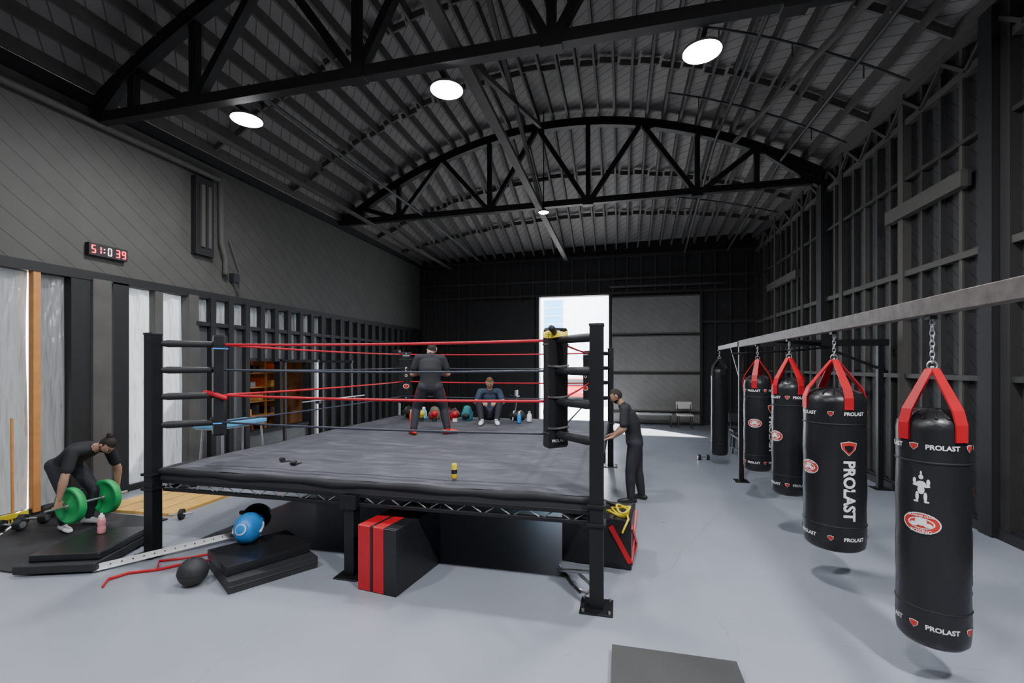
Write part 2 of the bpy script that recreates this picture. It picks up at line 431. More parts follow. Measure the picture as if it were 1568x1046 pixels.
# right wall
b = B('wall_right')
b.ab((XR+.1, YF, 0), (XR+.25, YB+.1, 6.75), walld)
y = YF+.1; k = 0
while y < YB:
    big = (k % 5 == 0)
    b.ab((XR-.02 if big else XR+.02, y, 0), (XR+.11, y+(.14 if big else .06), 6.55), studg if k % 3 == 0 else studr)
    y += .42; k += 1
b.ab((XR-.1, 6.75, 0), (XR+.1, 6.97, 6.5), studm); b.ab((XR-.1, 11.6, 0), (XR+.1, 11.85, 6.5), studm)
for z, h, m in ((3.55, .09, studg), (6.42, .16, studg), (6.0, .1, studg), (.02, .12, studm), (1.9, .07, studr), (5.1, .06, studr), (2.9, .05, studr)):
    b.ab((XR+.0, YF, z), (XR+.1, YB, z+h), m)
b.ab((XR-.08, 7.3, 4.5), (XR+.04, 9.1, 4.72), studg); b.ab((XR-.08, 13.2, 4.4), (XR+.04, 15.6, 4.6), studg)
b.ab((XR-.12, 3.9, 5.0), (XR+.02, 5.2, 5.15), studm)
y = YF+.3
while y < YB-1:
    b.beam((XR, y, 6.05), (XR, y+.45, 6.42), .05, .06, studg, up=(1, 0, 0)); b.beam((XR, y+.45, 6.42), (XR, y+.9, 6.05), .05, .06, studg, up=(1, 0, 0)); y += .92
b.obj(recenter=False)
b = B('baseboard_right'); b.ab((XR-.06, YF, 0), (XR+.02, YB, .12), studm); b.obj()

# back wall
b = B('wall_back')
b.ab((XL-.1, YB, 0), (-3.05, YB+.18, 6.8), wallb); b.ab((-.35, YB, 0), (XR+.2, YB+.18, 6.9), wallb); b.ab((-3.05, YB, 4.72), (-.35, YB+.18, 6.8), wallb)
x = XL+.2
while x < XR:
    if x < -3.1: b.ab((x, YB-.1, 0), (x+.06, YB, 6.2), studr)
    elif x < 2.75: b.ab((x, YB-.1, 4.8), (x+.06, YB, 6.2), studr)
    else: b.ab((x, YB-.1, 0), (x+.06, YB, 6.2), studr)
    x += .5
for z in (4.72, 5.25, 6.1, 2.9):
    b.ab((XL, YB-.12, z), (-3.05 if z < 4 else XR, YB-.02, z+.09), studr)
b.ab((2.75, YB-.12, 3.6), (XR, YB-.02, 3.7), studr); b.ab((-.38, YB-.1, 4.95), (3.6, YB-.2, 5.02), darksteel)
b.ab((-5.9, YB-.16, 0), (-3.2, YB-.1, 4.6), studm)
b.ab((-3.15, YB-.14, 0), (-3.03, YB+.2, 4.75), studm); b.ab((-.42, YB-.14, 0), (-.32, YB+.2, 4.75), studm)
b.obj(recenter=False)
b = B('door_1')
for z0, z1 in ((.02, .42), (.45, 1.82), (1.85, 3.2), (3.23, 4.62)):
    b.ab((-.3, YB-.2, z0), (2.72, YB-.13, z1), doorp)
    b.ab((-.3, YB-.215, z0), (2.72, YB-.2, z0+.05), studg); b.ab((-.3, YB-.215, z1-.05), (2.72, YB-.2, z1), studg)
b.ab((2.72, YB-.22, 0), (2.8, YB-.13, 4.7), studm)
b.obj(bevel=.004)
b = B('wall_front'); b.ab((XL-.2, YF-.2, 0), (XR+.2, YF, 9), walld); b.obj()

# exterior
b = B('neighbor_building')
b.ab((-14, 34, -.16), (14, 36, 12), extwhite); b.ab((-5.6, 33.9, 3.2), (-4.2, 34, 7), lblue)
for k in range(6): b.ab((-5.6, 33.85, 3.4+k*.6), (-4.2, 33.9, 3.45+k*.6), white)
b.obj()
b = B('parked_car')
cx, cy = -2.55, 27
prof = [(-2.1, .35), (-2.15, .75), (-1.9, .98), (-1.35, 1.05), (-.95, 1.5), (.9, 1.52), (1.75, 1.1), (2.1, .95), (2.15, .4)]
vs = [(X, cy+y, z-.14) for X in (cx-.88, cx+.88) for y, z in prof]; k = len(prof)
vs2 = []
for i, (x, y, z) in enumerate(vs):
    if z > 1.1: x = cx+(x-cx)*.8
    vs2.append((x, y, z))
fs = [(i, i+1, k+i+1, k+i) for i in range(k-1)] + [(k-1, 0, k, 2*k-1), tuple(range(k-1, -1, -1)), tuple(range(k, 2*k))]
b.add(vs2, fs, carred)
b.box((cx, cy-1.19, 1.16), (1.35, .02, .42), glassd, rot=(-.72, 0, 0))
for sx in (-.78, .78): b.box((cx+sx, cy, 1.2), (.03, 1.8, .3), glassd)
for sx in (-.8, .8):
    for sy in (-1.35, 1.35): b.cyl((cx+sx-.1, cy+sy, .17), (cx+sx+.1, cy+sy, .17), .33, tire)
    b.box((cx+sx*.8, cy-2.1, .62), (.3, .06, .14), white)
b.box((cx, cy-2.13, .3), (1.5, .08, .2), black)
b.obj(bevel=.05)

# ------------------------------------------------------------------ lamps
def lamp(x, y, z, r=.22, lm=None, arm=True):
    b = B('high_bay_lamp')
    b.lathe((x, y, z), [(0, -.03), (r*.35, -.028), (r*.65, -.022), (r*.88, -.012), (r*.98, 0)], lm or lens)
    b.lathe((x, y, z), [(r*.98, .001), (r*1.01, -.006), (r*1.03, .005), (r*1.0, .03), (r*.6, .05), (r*.35, .08), (.03, .09), (0, .09)], joistm)
    if arm:
        b.cyl((x, y, z+.08), (x, y, z+.13), .02, joistb, n=8); b.beam((x, y-.36, z+.13), (x, y+.05, z+.13), .05, .04, joistb)
    else: b.cyl((x, y, z+.08), (x, y, roof(x, y)-.03), .014, joistb, n=8)
    b.obj()
for X in (-5.55, -2.3, .95): lamp(X, 5.82, 5.85)
lamp(-4.2, .6, 5.85, arm=False); lamp(-.7, .6, 5.85, arm=False); lamp(2.5, .6, 5.85, lm=lens2, arm=False)
lamp(-1.85, 11.15, 5.9, .12, arm=False)

# ------------------------------------------------------------------ boxing ring
RX0, RX1, RY0, RY1 = -5.07, -.2, 4.03, 9.7; ZD = .95
ring = bpy.data.objects.new('boxing_ring', None); S.collection.objects.link(ring)
b = B('canvas'); nx, ny = 70, 80; x0, x1, y0, y1 = RX0+.07, RX1-.04, RY0+.02, RY1-.02; vs = []
for j in range(ny+1):
    for i in range(nx+1):
        x = x0+(x1-x0)*i/nx; y = y0+(y1-y0)*j/ny
        vs.append((x, y, ZD+.006*math.sin(x*3.1+y*1.7)*math.sin(y*2.3-x)+.003*math.sin(x*11+y*7)))
b.add(vs, [(j*(nx+1)+i, j*(nx+1)+i+1, (j+1)*(nx+1)+i+1, (j+1)*(nx+1)+i) for j in range(ny) for i in range(nx)], canvasm, True)
b.obj(ring)
b = B('platform')
b.ab((x0-.01, y0-.01, ZD-.13), (x1+.01, y1+.01, ZD-.012), apron)
def edge_roll(p0, p1):
    pts = []; rr = []
    for i in range(41):
        t = i/40; p = V(p0).lerp(V(p1), t); p.z += .006*math.sin(t*23)+.004*math.sin(t*51); pts.append(p); rr.append(.034+.005*math.sin(t*31))
    b.tube(pts, rr, apron, n=10)
edge_roll((x0, y0-.005, ZD-.03), (x1, y0-.005, ZD-.03)); edge_roll((x1, y0, ZD-.03), (x1, y1, ZD-.03)); edge_roll((x0, y0, ZD-.03), (x0, y1, ZD-.03))
def lattice(p0, p1, zt, zb, n):
    p0 = V(p0); p1 = V(p1)
    b.beam((p0.x, p0.y, zt), (p1.x, p1.y, zt), .05, .04, blackmetal); b.beam((p0.x, p0.y, zb), (p1.x, p1.y, zb), .05, .035, blackmetal)
    for i in range(n):
        a = p0.lerp(p1, i/n); m_ = p0.lerp(p1, (i+.5)/n); c = p0.lerp(p1, (i+1)/n)
        b.cyl((a.x, a.y, zt), (m_.x, m_.y, zb), .007, steel, n=6); b.cyl((m_.x, m_.y, zb), (c.x, c.y, zt), .007, steel, n=6)
lattice((RX0+.1, RY0+.03, 0), (RX1-.08, RY0+.03, 0), ZD-.14, .72, 17)
lattice((RX1-.06, RY0+.1, 0), (RX1-.06, RY1-.1, 0), ZD-.14, .72, 18)
lattice((RX0+.06, RY0+.1, 0), (RX0+.06, RY1-.1, 0), ZD-.14, .72, 18)
lattice((-2.62, RY0+.1, 0), (-2.62, RY1-.1, 0), ZD-.14, .72, 18)
for x, y in ((-2.62, RY0+.04), (-2.62, 6.8), (-2.62, RY1-.05), (RX0+.1, 6.8), (RX1-.1, 6.8)):
    b.ab((x-.055, y-.055, 0), (x+.055, y+.055, ZD-.13), blackmetal); b.ab((x-.13, y-.13, 0), (x+.13, y+.13, .015), blackmetal)
    b.ab((x-.09, y-.08, .68), (x+.09, y+.08, .82), blackmetal)
b.obj(ring, bevel=.004, seg=1)
b = B('posts')
HP = 2.46
for x, y in ((RX0, RY0-.02), (RX1, RY0-.02), (RX0, RY1+.02), (RX1, RY1+.02)):
    b.ab((x-.06, y-.06, 0), (x+.06, y+.06, HP), blackmetal)
    b.ab((x-.065, y-.065, HP-.02), (x+.065, y+.065, HP+.005), black)
    b.ab((x-.14, y-.14, 0), (x+.14, y+.14, .016), blackmetal)
    for dx in (-.11, .11):
        for dy in (-.11, .11): b.cyl((x+dx, y+dy, .01), (x+dx, y+dy, .035), .014, steel, n=6)
    for z in (.72, .88): b.ab((x-.08, y-.08, z), (x+.08, y+.08, z+.03), blackmetal)
b.cyl((RX1-.06, RY0+.1, .25), (RX1-.4, RY0+.5, .06), .018, steel, n=8)
b.obj(ring, bevel=.006, seg=2)
IN = .42; ZR = (2.35, 2.05, 1.75, 1.43)
b = B('ropes')
C = [(RX0+IN, RY0+IN), (RX1-IN, RY0+IN), (RX1-IN, RY1-IN), (RX0+IN, RY1-IN)]
for li, z in enumerate(ZR):
    m = redrope if li in (0, 2) else darkrope
    for q in range(4):
        a = V((*C[q], z)); c = V((*C[(q+1) % 4], z)); pts = []
        for i in range(21):
            t = i/20; p = a.lerp(c, t); p.z -= .02*4*t*(1-t); pts.append(p)
        b.tube(pts, .0145 if li in (0, 2) else .012, m, n=10)
b.obj(ring)
b = B('turnbuckles')
PP = [(RX0, RY0), (RX1, RY0), (RX1, RY1), (RX0, RY1)]
for q in range(4):
    for z in ZR:
        p = V((*PP[q], z)); c = V((*C[q], z)); d = (c-p).normalized()
        b.tube([p+d*.07, p+d*.12, c-d*.06], [.032, .042, .036], black, n=14); b.cyl(c-d*.08, c+d*.02, .016, steel, n=8)
c = V((*C[0], ZR[2])); b.tube([c+V((-.12, -.06, .03)), c+V((.0, -.07, .02)), c+V((.12, -.02, -.03))], .03, redrope, n=8)
b.obj(ring)
def pad(q, z0, z1, tilt, top, wid=.23):
    b = B('corner_pad'); c = V((*C[q], 0)); inward = (V((-2.63, 6.86, 0))-c).normalized(); sd = V((0, 0, 1)).cross(inward)
    cc = c+inward*.0
    def P(x, y, z): return cc+sd*x+inward*y+V((0, 0, z))+sd*tilt*(z-z1)
    prof = [(-wid/2, -.05), (-wid/2, .05), (-wid*.3, .09), (wid*.3, .09), (wid/2, .05), (wid/2, -.05)]; n = len(prof); vs = []
    zs = [z0, z0+.02]+[z0+(z1-z0)*i/10 for i in range(1, 10)]+[z1-.02, z1]
    for k, z in enumerate(zs):
        f = .88 if k in (0, len(zs)-1) else 1+.02*math.sin(k*2.1)
        vs += [P(x*f, y*f, z) for x, y in prof]
    fs = [(j*n+i, j*n+(i+1) % n, (j+1)*n+(i+1) % n, (j+1)*n+i) for j in range(len(zs)-1) for i in range(n)]+[tuple(range(n)), tuple((len(zs)-1)*n+i for i in range(n))]
    b.add(vs, fs, vinyl)
    for s_ in (-1, 1):
        yo = .095*s_ if s_ > 0 else -.056
        for zz in (z1-.08, z0+.07):
            v2, f2 = text_geo('PROLAST', .036); b.mapped(v2, f2, lambda x, y: P(x*s_, yo, zz+y), white)
            v2, f2 = shield_geo(.016, 0, .04); b.mapped(v2, f2, lambda x, y: P(x*s_, yo, zz+y), lblue)
    zz = z0+.33*(z1-z0)
    v2, f2 = disc_geo(.07, .05); b.mapped(v2, f2, lambda x, y: P(x, .094, zz+y), white)
    v2, f2 = disc_geo(.06, .04); b.mapped(v2, f2, lambda x, y: P(x, .096, zz+y), redprint)
    v2, f2 = text_geo('P\nR\nO', .08); b.mapped(v2, f2, lambda x, y: P(x, .094, (z0+z1)/2+.12+y), white)
    for z in (z0+.2, z0+.5, z0+.8): b.tube([P(-wid*.5, -.055, z), P(0, -.07, z-.01), P(wid*.5, -.055, z)], .012, black, n=6)
    for z in (z0+.15, z1-.16): b.tube([P(-wid*.5-.004, -.05, z), P(-wid*.5-.004, .05, z), P(-wid*.3, .094, z), P(wid*.3, .094, z), P(wid*.5+.004, .05, z), P(wid*.5+.004, -.05, z)], .008, blue if q == 0 else black, n=6)
    if top:
        for k in range(5): b.tube([P(wid*.55*math.cos(a), .09*math.sin(a), z1-.09+.012*k+.01*math.sin(3*a+k)) for a in np.linspace(0, 2*math.pi, 17)[:-1]], .01, yellow, n=6, closed=True)
        b.tube([P(0, 0, z1-.06), P(.12, -.15, z1-.03), P(.28, -.38, z1-.04)], .03, black, n=8)
    b.obj(ring, bevel=.01)
pad(0, 1.27, 2.46, -.06, False, .22); pad(1, 1.3, 2.47, .0, True, .22); pad(2, 1.28, 2.4, 0, False); pad(3, 1.28, 2.4, 0, False, .3)

# ------------------------------------------------------------------ punching bag rig
b = B('bag_rig')
zb = 2.495
def bx(y): return 1.95+(2.13-1.95)*(y-.2)/8.85
b.beam((bx(.2), .2, zb), (bx(9.05), 9.05, zb), .09, .115, rawsteel)
b.beam((2.13, 9.0, zb), (4.42, 9.0, zb), .09, .11, blackmetal)
for x, y in ((2.13, 9.0), (4.3, 9.0), (bx(.25), .25)):
    b.ab((x-.04, y-.04, 0), (x+.04, y+.04, zb-.05), blackmetal); b.ab((x-.12, y-.12, 0), (x+.12, y+.12, .015), blackmetal)
b.beam((2.1, 9.0, zb), (2.08, 10.6, zb-.02), .06, .09, blackmetal); b.beam((2.12, 9.05, 1.9), (2.1, 9.6, zb-.04), .04, .04, blackmetal)
b.beam((3.3, 9.0, zb), (4.42, 9.0, zb-.5), .04, .04, blackmetal)
b.beam((bx(7.4), 7.4, zb-.02), (3.4, 9.0, zb-.02), .06, .06, blackmetal)
b.tube([(1.8, 8.2, 2.3), (2.7, 8.3, 2.34), (3.5, 8.7, 2.42)], .018, blackmetal, n=6)
b.obj(bevel=.004, seg=1)

def heavy_bag(x, y, z0, z1, ztop, R, phi_off=0., style=0, hang=2.42, strap=.6, vert=True):
    b = B('punching_bag'); H = z1-z0
    prof = [(0, 0), (R*.55, .0), (R*.85, .012), (R*.97, .04), (R*1.0, .09)]
    for k in range(1, 12): prof.append((R*(1.0+.012*math.sin(k*1.7)), .09+(H-.2)*k/12))
    prof += [(R*1.0, H-.1), (R*.97, H-.045), (R*.8, H-.005), (R*.5, H+.03), (R*.3, H+.035), (0, H+.03)]
    b.lathe((x, y, z0), prof, vinyl, n=48)
    for zz in (z0+.26, z1-.3): b.lathe((x, y, zz), [(R*1.012, -.006), (R*1.03, 0), (R*1.012, .006)], black, n=48)
    for k in range(16):
        a = k*math.pi/8; b.tube([(x+R*.85*math.cos(a), y+R*.85*math.sin(a), z1-.012), (x+R*.5*math.cos(a), y+R*.5*math.sin(a), z1+.028), (x+R*.2*math.cos(a+.1), y+R*.2*math.sin(a+.1), z1+.035)], .009, vinyl, n=6)
    phi = math.atan2(-y, -x)+phi_off; RR = R*1.024
    hz = ztop
    for k in range(4):
        a = phi+strap+k*math.pi/2; c = V((math.cos(a), math.sin(a), 0)); t = V((-math.sin(a), math.cos(a), 0)); O = V((x, y, 0))
        pth = [O+c*R*1.025+V((0, 0, z1-.16)), O+c*R*1.025+V((0, 0, z1-.05)), O+c*R*.9+V((0, 0, z1+.04)), O+c*.02+V((0, 0, hz))]
        w = .038; vs = []
        for i, p in enumerate(pth):
            ww = w if i < 3 else w*.75
            dv = (pth[min(i+1, 3)]-pth[max(i-1, 0)]).normalized(); nn = dv.cross(t)
            vs += [p-t*ww-nn*.005, p+t*ww-nn*.005, p+t*ww+nn*.006, p-t*ww+nn*.006]
        fs = [(j*4+i, j*4+(i+1) % 4, (j+1)*4+(i+1) % 4, (j+1)*4+i) for j in range(3) for i in range(4)]+[(0, 1, 2, 3), (12, 13, 14, 15)]
        b.add(vs, fs, redv if style != 3 else black)
        b.tube([O+c*.006+V((0, 0, hz+.01)), O+c*.012+V((0, 0, hz-.03))], .007, steel, n=6)
    b.tube([(x+.03*math.cos(a), y, hz+.02+.03*math.sin(a)) for a in np.linspace(0, 2*math.pi, 13)[:-1]], .006, steel, n=6, closed=True)
    zc = hz+.04; k = 0
    while zc < hang-.03:
        al = np.linspace(0, 2*math.pi, 11)[:-1]
        b.tube([(x+(.014*math.cos(q) if k % 2 else 0), y+(0 if k % 2 else .014*math.cos(q)), zc+.02+.024*math.sin(q)) for q in al], .004, steel, n=5, closed=True); zc += .036; k += 1
    b.tube([(x, y, hang-.06), (x+.015, y, hang-.03), (x, y, hang+.0)], .008, steel, n=6)
    b.box((x, y, hang+.005), (.06, .06, .025), darksteel)
    def W(dz, dphi=0., r=0.): return lambda u, v: (x+(RR+r)*math.cos(phi+dphi+u/RR), y+(RR+r)*math.sin(phi+dphi+u/RR), dz+v)
    if style != 3:
        for zz in (z1-.2, z0+0.15):
            for k in range(4):
                a0 = -.05+k*math.pi/2
                v2, f2 = text_geo('PROLAST', min(.046, R*.22), .03); b.mapped(v2, f2, W(zz, a0+.6), white)
                v2, f2 = shield_geo(.026); b.mapped(v2, f2, W(zz, a0-.15), white)
                v2, f2 = shield_geo(.022); b.mapped(v2, f2, W(zz, a0-.15, .002), redprint)
        for k in range(2):
            dp = (0. if style == 1 else -.95)+k*math.pi
            zz = z0+H*(.54 if style == 1 else .52); s_ = .1
            for q, (rx, ry, mm) in enumerate(((s_, s_*.68, white), (s_*.93, s_*.62, redprint), (s_*.7, s_*.36, white), (s_*.62, s_*.3, redprint))):
                v2, f2 = disc_geo(rx, ry); b.mapped(v2, f2, W(zz, dp, .001*q), mm)
            for ox, oy, rx, ry in ((0, .012, .03, .026), (-.035, -.008, .022, .014), (.035, -.008, .022, .014)):
                v2, f2 = disc_geo(rx, ry, 3, 16, ox, oy); b.mapped(v2, f2, W(zz, dp, .005), white)
            v2, f2 = text_geo('BOXING', .028); b.mapped(v2, f2, W(zz-.05, dp, .006), white)
            v2, f2 = text_geo('BOXING CLUB', .02); b.mapped(v2, f2, W(zz+.048, dp, .006), white)
            if style == 1:
                for ox, oy, rx, ry in ((0, .082, .012, .015), (0, .035, .026, .022), (0, .0, .018, .03), (-.02, -.045, .009, .03), (.022, -.045, .009, .03), (-.034, .055, .009, .02), (.036, .05, .009, .022), (-.024, .03, .02, .009), (.026, .025, .02, .009), (-.026, -.078, .014, .006), (.028, -.078, .014, .006), (0, .108, .005, .014)):
                    v2, f2 = disc_geo(rx, ry, 3, 14, ox, oy); b.mapped(v2, f2, W(zz+.22, dp, .001), white)
        if vert:
            for k in range(1 if style == 1 else 2):
                dp = (2.2 if style == 1 else .35)+k*math.pi; hv = z0+H*.4
                v2, f2 = text_geo('PROLAST', .137, .035)
                b.mapped([(yy, -xx) for xx, yy in v2], f2, W(hv, dp), white)
                v2, f2 = shield_geo(.07, 0, 0); b.mapped(v2, f2, W(hv+.4, dp), white)
                v2, f2 = shield_geo(.064, 0, 0); b.mapped(v2, f2, W(hv+.4, dp, .002), redprint)
                v2, f2 = shield_geo(.038, 0, -.006); b.mapped(v2, f2, W(hv+.4, dp, .004), vinyl)
    return b.obj()
heavy_bag(2.05, 3.65, .25, 1.77, 2.08, .192, -.28, 1, strap=1.05)
heavy_bag(2.08, 5.18, .30, 1.84, 2.16, .262, .1, 2, strap=.35)
heavy_bag(2.1, 6.49, .46, 1.90, 2.2, .195, .1, 2, vert=False)
heavy_bag(2.12, 7.94, .44, 1.91, 2.2, .2, .75, 2)
heavy_bag(2.05, 10.45, .2, 2.05, 2.25, .165, 0, 3)

# ------------------------------------------------------------------ people
class Body:
    def __init__(s, k=1.): s.parts = []; s.b = B('tmp'); s.k = k
    def t(s, pts, ra, rb=None, side=(1, 0, 0), mat=0):
        pts = [V(p) for p in pts]; k = len(pts)
        if not hasattr(ra, '__len__'): ra = [ra]*k
        rb = ra if rb is None else rb
        q = s.k if mat != 1 else 1+(s.k-1)*.4
        ra = [x*q for x in ra]; rb = [x*q for x in rb]
        s.b.tube(pts, ra, black, rb=rb, side=side, n=18)
        for i in range(k-1): s.parts.append((pts[i], pts[i+1], ra[i], ra[i+1], rb[i], rb[i+1], V(side), mat))
    def build(s, name, mats, parent, vox=.012, smooth=4):
        o = s.b.obj(recenter=False)
        r = o.modifiers.new('r', 'REMESH'); r.mode = 'VOXEL'; r.voxel_size = vox; r.use_smooth_shade = True
        sm = o.modifiers.new('s', 'SMOOTH'); sm.iterations = smooth; sm.factor = .5
        dg = bpy.context.evaluated_depsgraph_get(); dg.update()
        me = bpy.data.meshes.new_from_object(o.evaluated_get(dg)); me.name = name
        bpy.data.objects.remove(o)
        me.materials.clear()
        for m in mats: me.materials.append(m)
        n = len(me.polygons); P = np.zeros(n*3); me.polygons.foreach_get('center', P); P = P.reshape(-1, 3)
        best = np.full(n, 1e9); mi = np.zeros(n, int)
        for p0, p1, a0, a1, b0, b1, sd, m in s.parts:
            T, A, Bv = frame(p1-p0, sd); L = (p1-p0).length
            rel = P-np.array(p0); tt = rel @ np.array(T); tc = np.clip(tt/L, 0, 1)
            ra = a0+(a1-a0)*tc; rb = b0+(b1-b0)*tc; rm = np.minimum(ra, rb)
            q = np.sqrt(((rel @ np.array(A))/ra)**2+((rel @ np.array(Bv))/rb)**2+((tt-tc*L)/rm)**2)-1
            q = np.abs(q)*rm
            k = q < best; best[k] = q[k]; mi[k] = m
        me.polygons.foreach_set('material_index', mi.tolist()); me.polygons.foreach_set('use_smooth', [True]*n); me.update()
        ob = bpy.data.objects.new(name, me); S.collection.objects.link(ob); ob.parent = parent
        return ob

def hand(name, W, d, nrm, thumb, curl, sk, parent, sc=1.05):
    d = V(d).normalized(); nrm = V(nrm); nrm = (nrm-d*nrm.dot(d)).normalized()
    s = V(thumb); s = (s-d*s.dot(d)-nrm*s.dot(nrm)).normalized(); W = V(W)
    H = Body()
    H.t([W-d*.02*sc, W+d*.02*sc, W+d*.05*sc, W+d*.085*sc], [.026*sc, .033*sc, .04*sc, .04*sc], [.02*sc, .018*sc, .016*sc, .013*sc], side=s)
    for k, (o, L) in enumerate(((.031, .072), (.011, .08), (-.010, .074), (-.030, .058))):
        p = W+d*(.085-.006*abs(k-1))*sc+s*o*sc; pts = [p-d*.015*sc, p]; a = curl[0]
        for fr, da in ((.45, curl[1]), (.32, curl[2]), (.23, 0)):
            dd = d*math.cos(a)+nrm*math.sin(a)+s*o*.8; dd.normalize(); p = p+dd*L*fr*sc; pts.append(p); a += da
        H.t(pts, [x*sc for x in (.0095, .0095, .009, .008, .0065)])
    p = W+d*.02*sc+s*.022*sc; q = p+(s*.75+d*.65+nrm*.25).normalized()*.04*sc; r = q+(s*.25+d*.85+nrm*(.2+.5*min(1, curl[0]))).normalized()*.032*sc; e = r+(d*.8+nrm*(.2+.7*min(1, curl[0]))).normalized()*.024*sc
    H.t([p, q, r, e], [x*sc for x in (.015, .012, .0105, .008)])
    H.build(name, [sk], parent, vox=.0045, smooth=2)

def head(parent, c, fwd, up, sk, hairm, beard=True, bun=False, longhair=0):
    fwd = V(fwd).normalized(); up = V(up); up = (up-fwd*up.dot(fwd)).normalized(); rt = fwd.cross(up)
    R = Matrix((rt, fwd, up)).transposed(); c = V(c); b = B('head')
    def df(x, y, z, k=1.):
        X = .076*x; Y = .096*y; Z = .121*z
        if z < 0:
            X *= 1-.30*(-z)**1.5
            if y < 0: Y *= 1-.45*(-z)
            else: Y *= 1+.06*(-z)
        if y > .3: Y *= .96
        if y > .6 and -.05 < z < .2 and .2 < abs(x) < .6: Y -= .006
        if y > .8 and z < -.75: Y += .004
        return c + R @ V((X*k, Y*k, Z*k))
    def shell(k, cond, m, nu=32, nv=22):
        vs = []; co = []
        for j in range(nv+1):
            ph = -math.pi/2+math.pi*j/nv
            for i in range(nu):
                th = 2*math.pi*i/nu; q = (math.cos(ph)*math.cos(th), math.cos(ph)*math.sin(th), math.sin(ph)); co.append(q); vs.append(df(*q, k))
        fs = []
        for j in range(nv):
            for i in range(nu):
                f = (j*nu+i, j*nu+(i+1) % nu, (j+1)*nu+(i+1) % nu, (j+1)*nu+i)
                m_ = [sum(co[q][a] for q in f)/4 for a in range(3)]
                if cond(*m_): fs.append(f)
        b.add(vs, fs, m, True)
    shell(1, lambda x, y, z: True, sk)
    shell(1.045, lambda x, y, z: (z > .58 or (y < .2 and z > .1) or (y < -.15 and z > -.35-longhair)), hairm)
    if beard: shell(1.03, lambda x, y, z: z < -.38 and y > -.15 and not (z > -.6 and y > .75 and abs(x) < .3), hairm)
    L = lambda x, y, z: c + R @ V((x, y, z))
    b.add([L(-.006, .085, .022), L(.006, .085, .022), L(-.017, .082, -.022), L(.017, .082, -.022), L(0, .114, -.018), L(0, .084, -.03)],
          [(0, 2, 4), (0, 4, 1), (1, 4, 3), (2, 5, 4), (5, 3, 4)], sk, True)
    for sx in (-1, 1):
        b.sph(L(sx*.031, .076, .012), (.014, .009, .008), eyew, R, 12, 8); b.sph(L(sx*.031, .083, .012), (.006, .004, .006), black, R, 10, 6)
        b.sph(L(sx*.031, .086, .032), (.019, .006, .004), hairm, R, 10, 6)
        b.sph(L(sx*.079, -.005, .0), (.009, .02, .032), sk, R, 12, 8); b.sph(L(sx*.085, .0, .0), (.005, .011, .02), lip, R, 10, 6)
    b.sph(L(0, .087, -.05), (.024, .007, .004), lip, R, 12, 6); b.sph(L(0, .086, -.058), (.02, .007, .005), lip, R, 12, 6)
    if bun:
        b.sph(L(0, -.075, .1), (.038, .038, .038), hairm, R); b.sph(L(.02, -.09, .12), (.022, .022, .022), hairm, R)
    b.obj(parent)

def person(name, loc, rz, J, mats, foots, arms_sleeve=.62, k=1.):
    root = bpy.data.objects.new(name, None); S.collection.objects.link(root); root.location = loc; root.rotation_euler = (0, 0, rz)
    g = Body(k); v = {q: V(w_) for q, w_ in J.items()}
    sh = v['shR']-v['shL']; sd = sh.normalized(); hp = (v['hipR']-v['hipL']).normalized()
    pel = (v['hipL']+v['hipR'])/2; sc = (v['shL']+v['shR'])/2; up = (sc-pel)
    md = (hp+sd).normalized()
    bend = v.get('bend', V((0, 0, 0)))
    g.t([pel+up*.06, pel+up*.3+bend*.6, pel+up*.6+bend, pel+up*.86+bend*.5, pel+up*.98], [.168, .152, .172, .172, .125], [.118, .11, .124, .107, .07], side=md, mat=0)
    g.t([v['shL']*.75+v['shR']*.25, v['shR']*.75+v['shL']*.25], .066, side=(0, 1, 0), mat=0)
    g.t([v['shL'], v['shL']*.8+v['shR']*.2], [.066, .07], side=(0, 1, 0), mat=0); g.t([v['shR'], v['shR']*.8+v['shL']*.2], [.066, .07], side=(0, 1, 0), mat=0)
    nk = v['head']-sc
    g.t([sc+up*.02, sc+nk*.3], [.085, .062], side=md, mat=0)
    g.t([sc+nk*.2, sc+nk*.5, sc+nk*.9], [.058, .054, .054], mat=1)
    for s_ in 'LR':
        S0, El, Wr = v['sh'+s_], v['el'+s_], v['wr'+s_]
        g.t([S0, S0.lerp(El, arms_sleeve)], [.066, .064], mat=0)
        g.t([S0, S0.lerp(El, .5), El], [.05, .05, .042], mat=1)
        g.t([El, El.lerp(Wr, .25), El.lerp(Wr, .7), Wr], [.043, .046, .034, .028], mat=1)
        Hp, Kn, An = v['hip'+s_], v['kn'+s_], v['an'+s_]
        g.t([Hp, Hp.lerp(Kn, .4), Kn], [.1, .09, .07], mat=2)
        g.t([Kn, Kn.lerp(An, .3), Kn.lerp(An, .94)], [.068, .069, .053], mat=2)
        fd = V(foots[s_]).normalized(); fs = fd.cross(V((0, 0, 1))); base = V((An.x, An.y, An.z-.085)); kk = g.k; g.k = 1.
        g.t([base+V((0, 0, .09)), base+V((0, 0, .045))-fd*.01], [.045, .045], mat=3)
        g.t([base-fd*.06+V((0, 0, .036)), base+fd*.05+V((0, 0, .04)), base+fd*.13+V((0, 0, .034)), base+fd*.185+V((0, 0, .026))], [.036, .042, .047, .036], [.035, .039, .033, .025], side=fs, mat=3)
        g.k = kk
    g.t([v['hipL'], v['hipR']], [.105, .105], side=(0, 1, 0), mat=2)
    g.t([pel, pel+up*.14], [.16, .158], [.115, .112], side=hp, mat=2)
    g.build('body', mats, root)
    return root, v

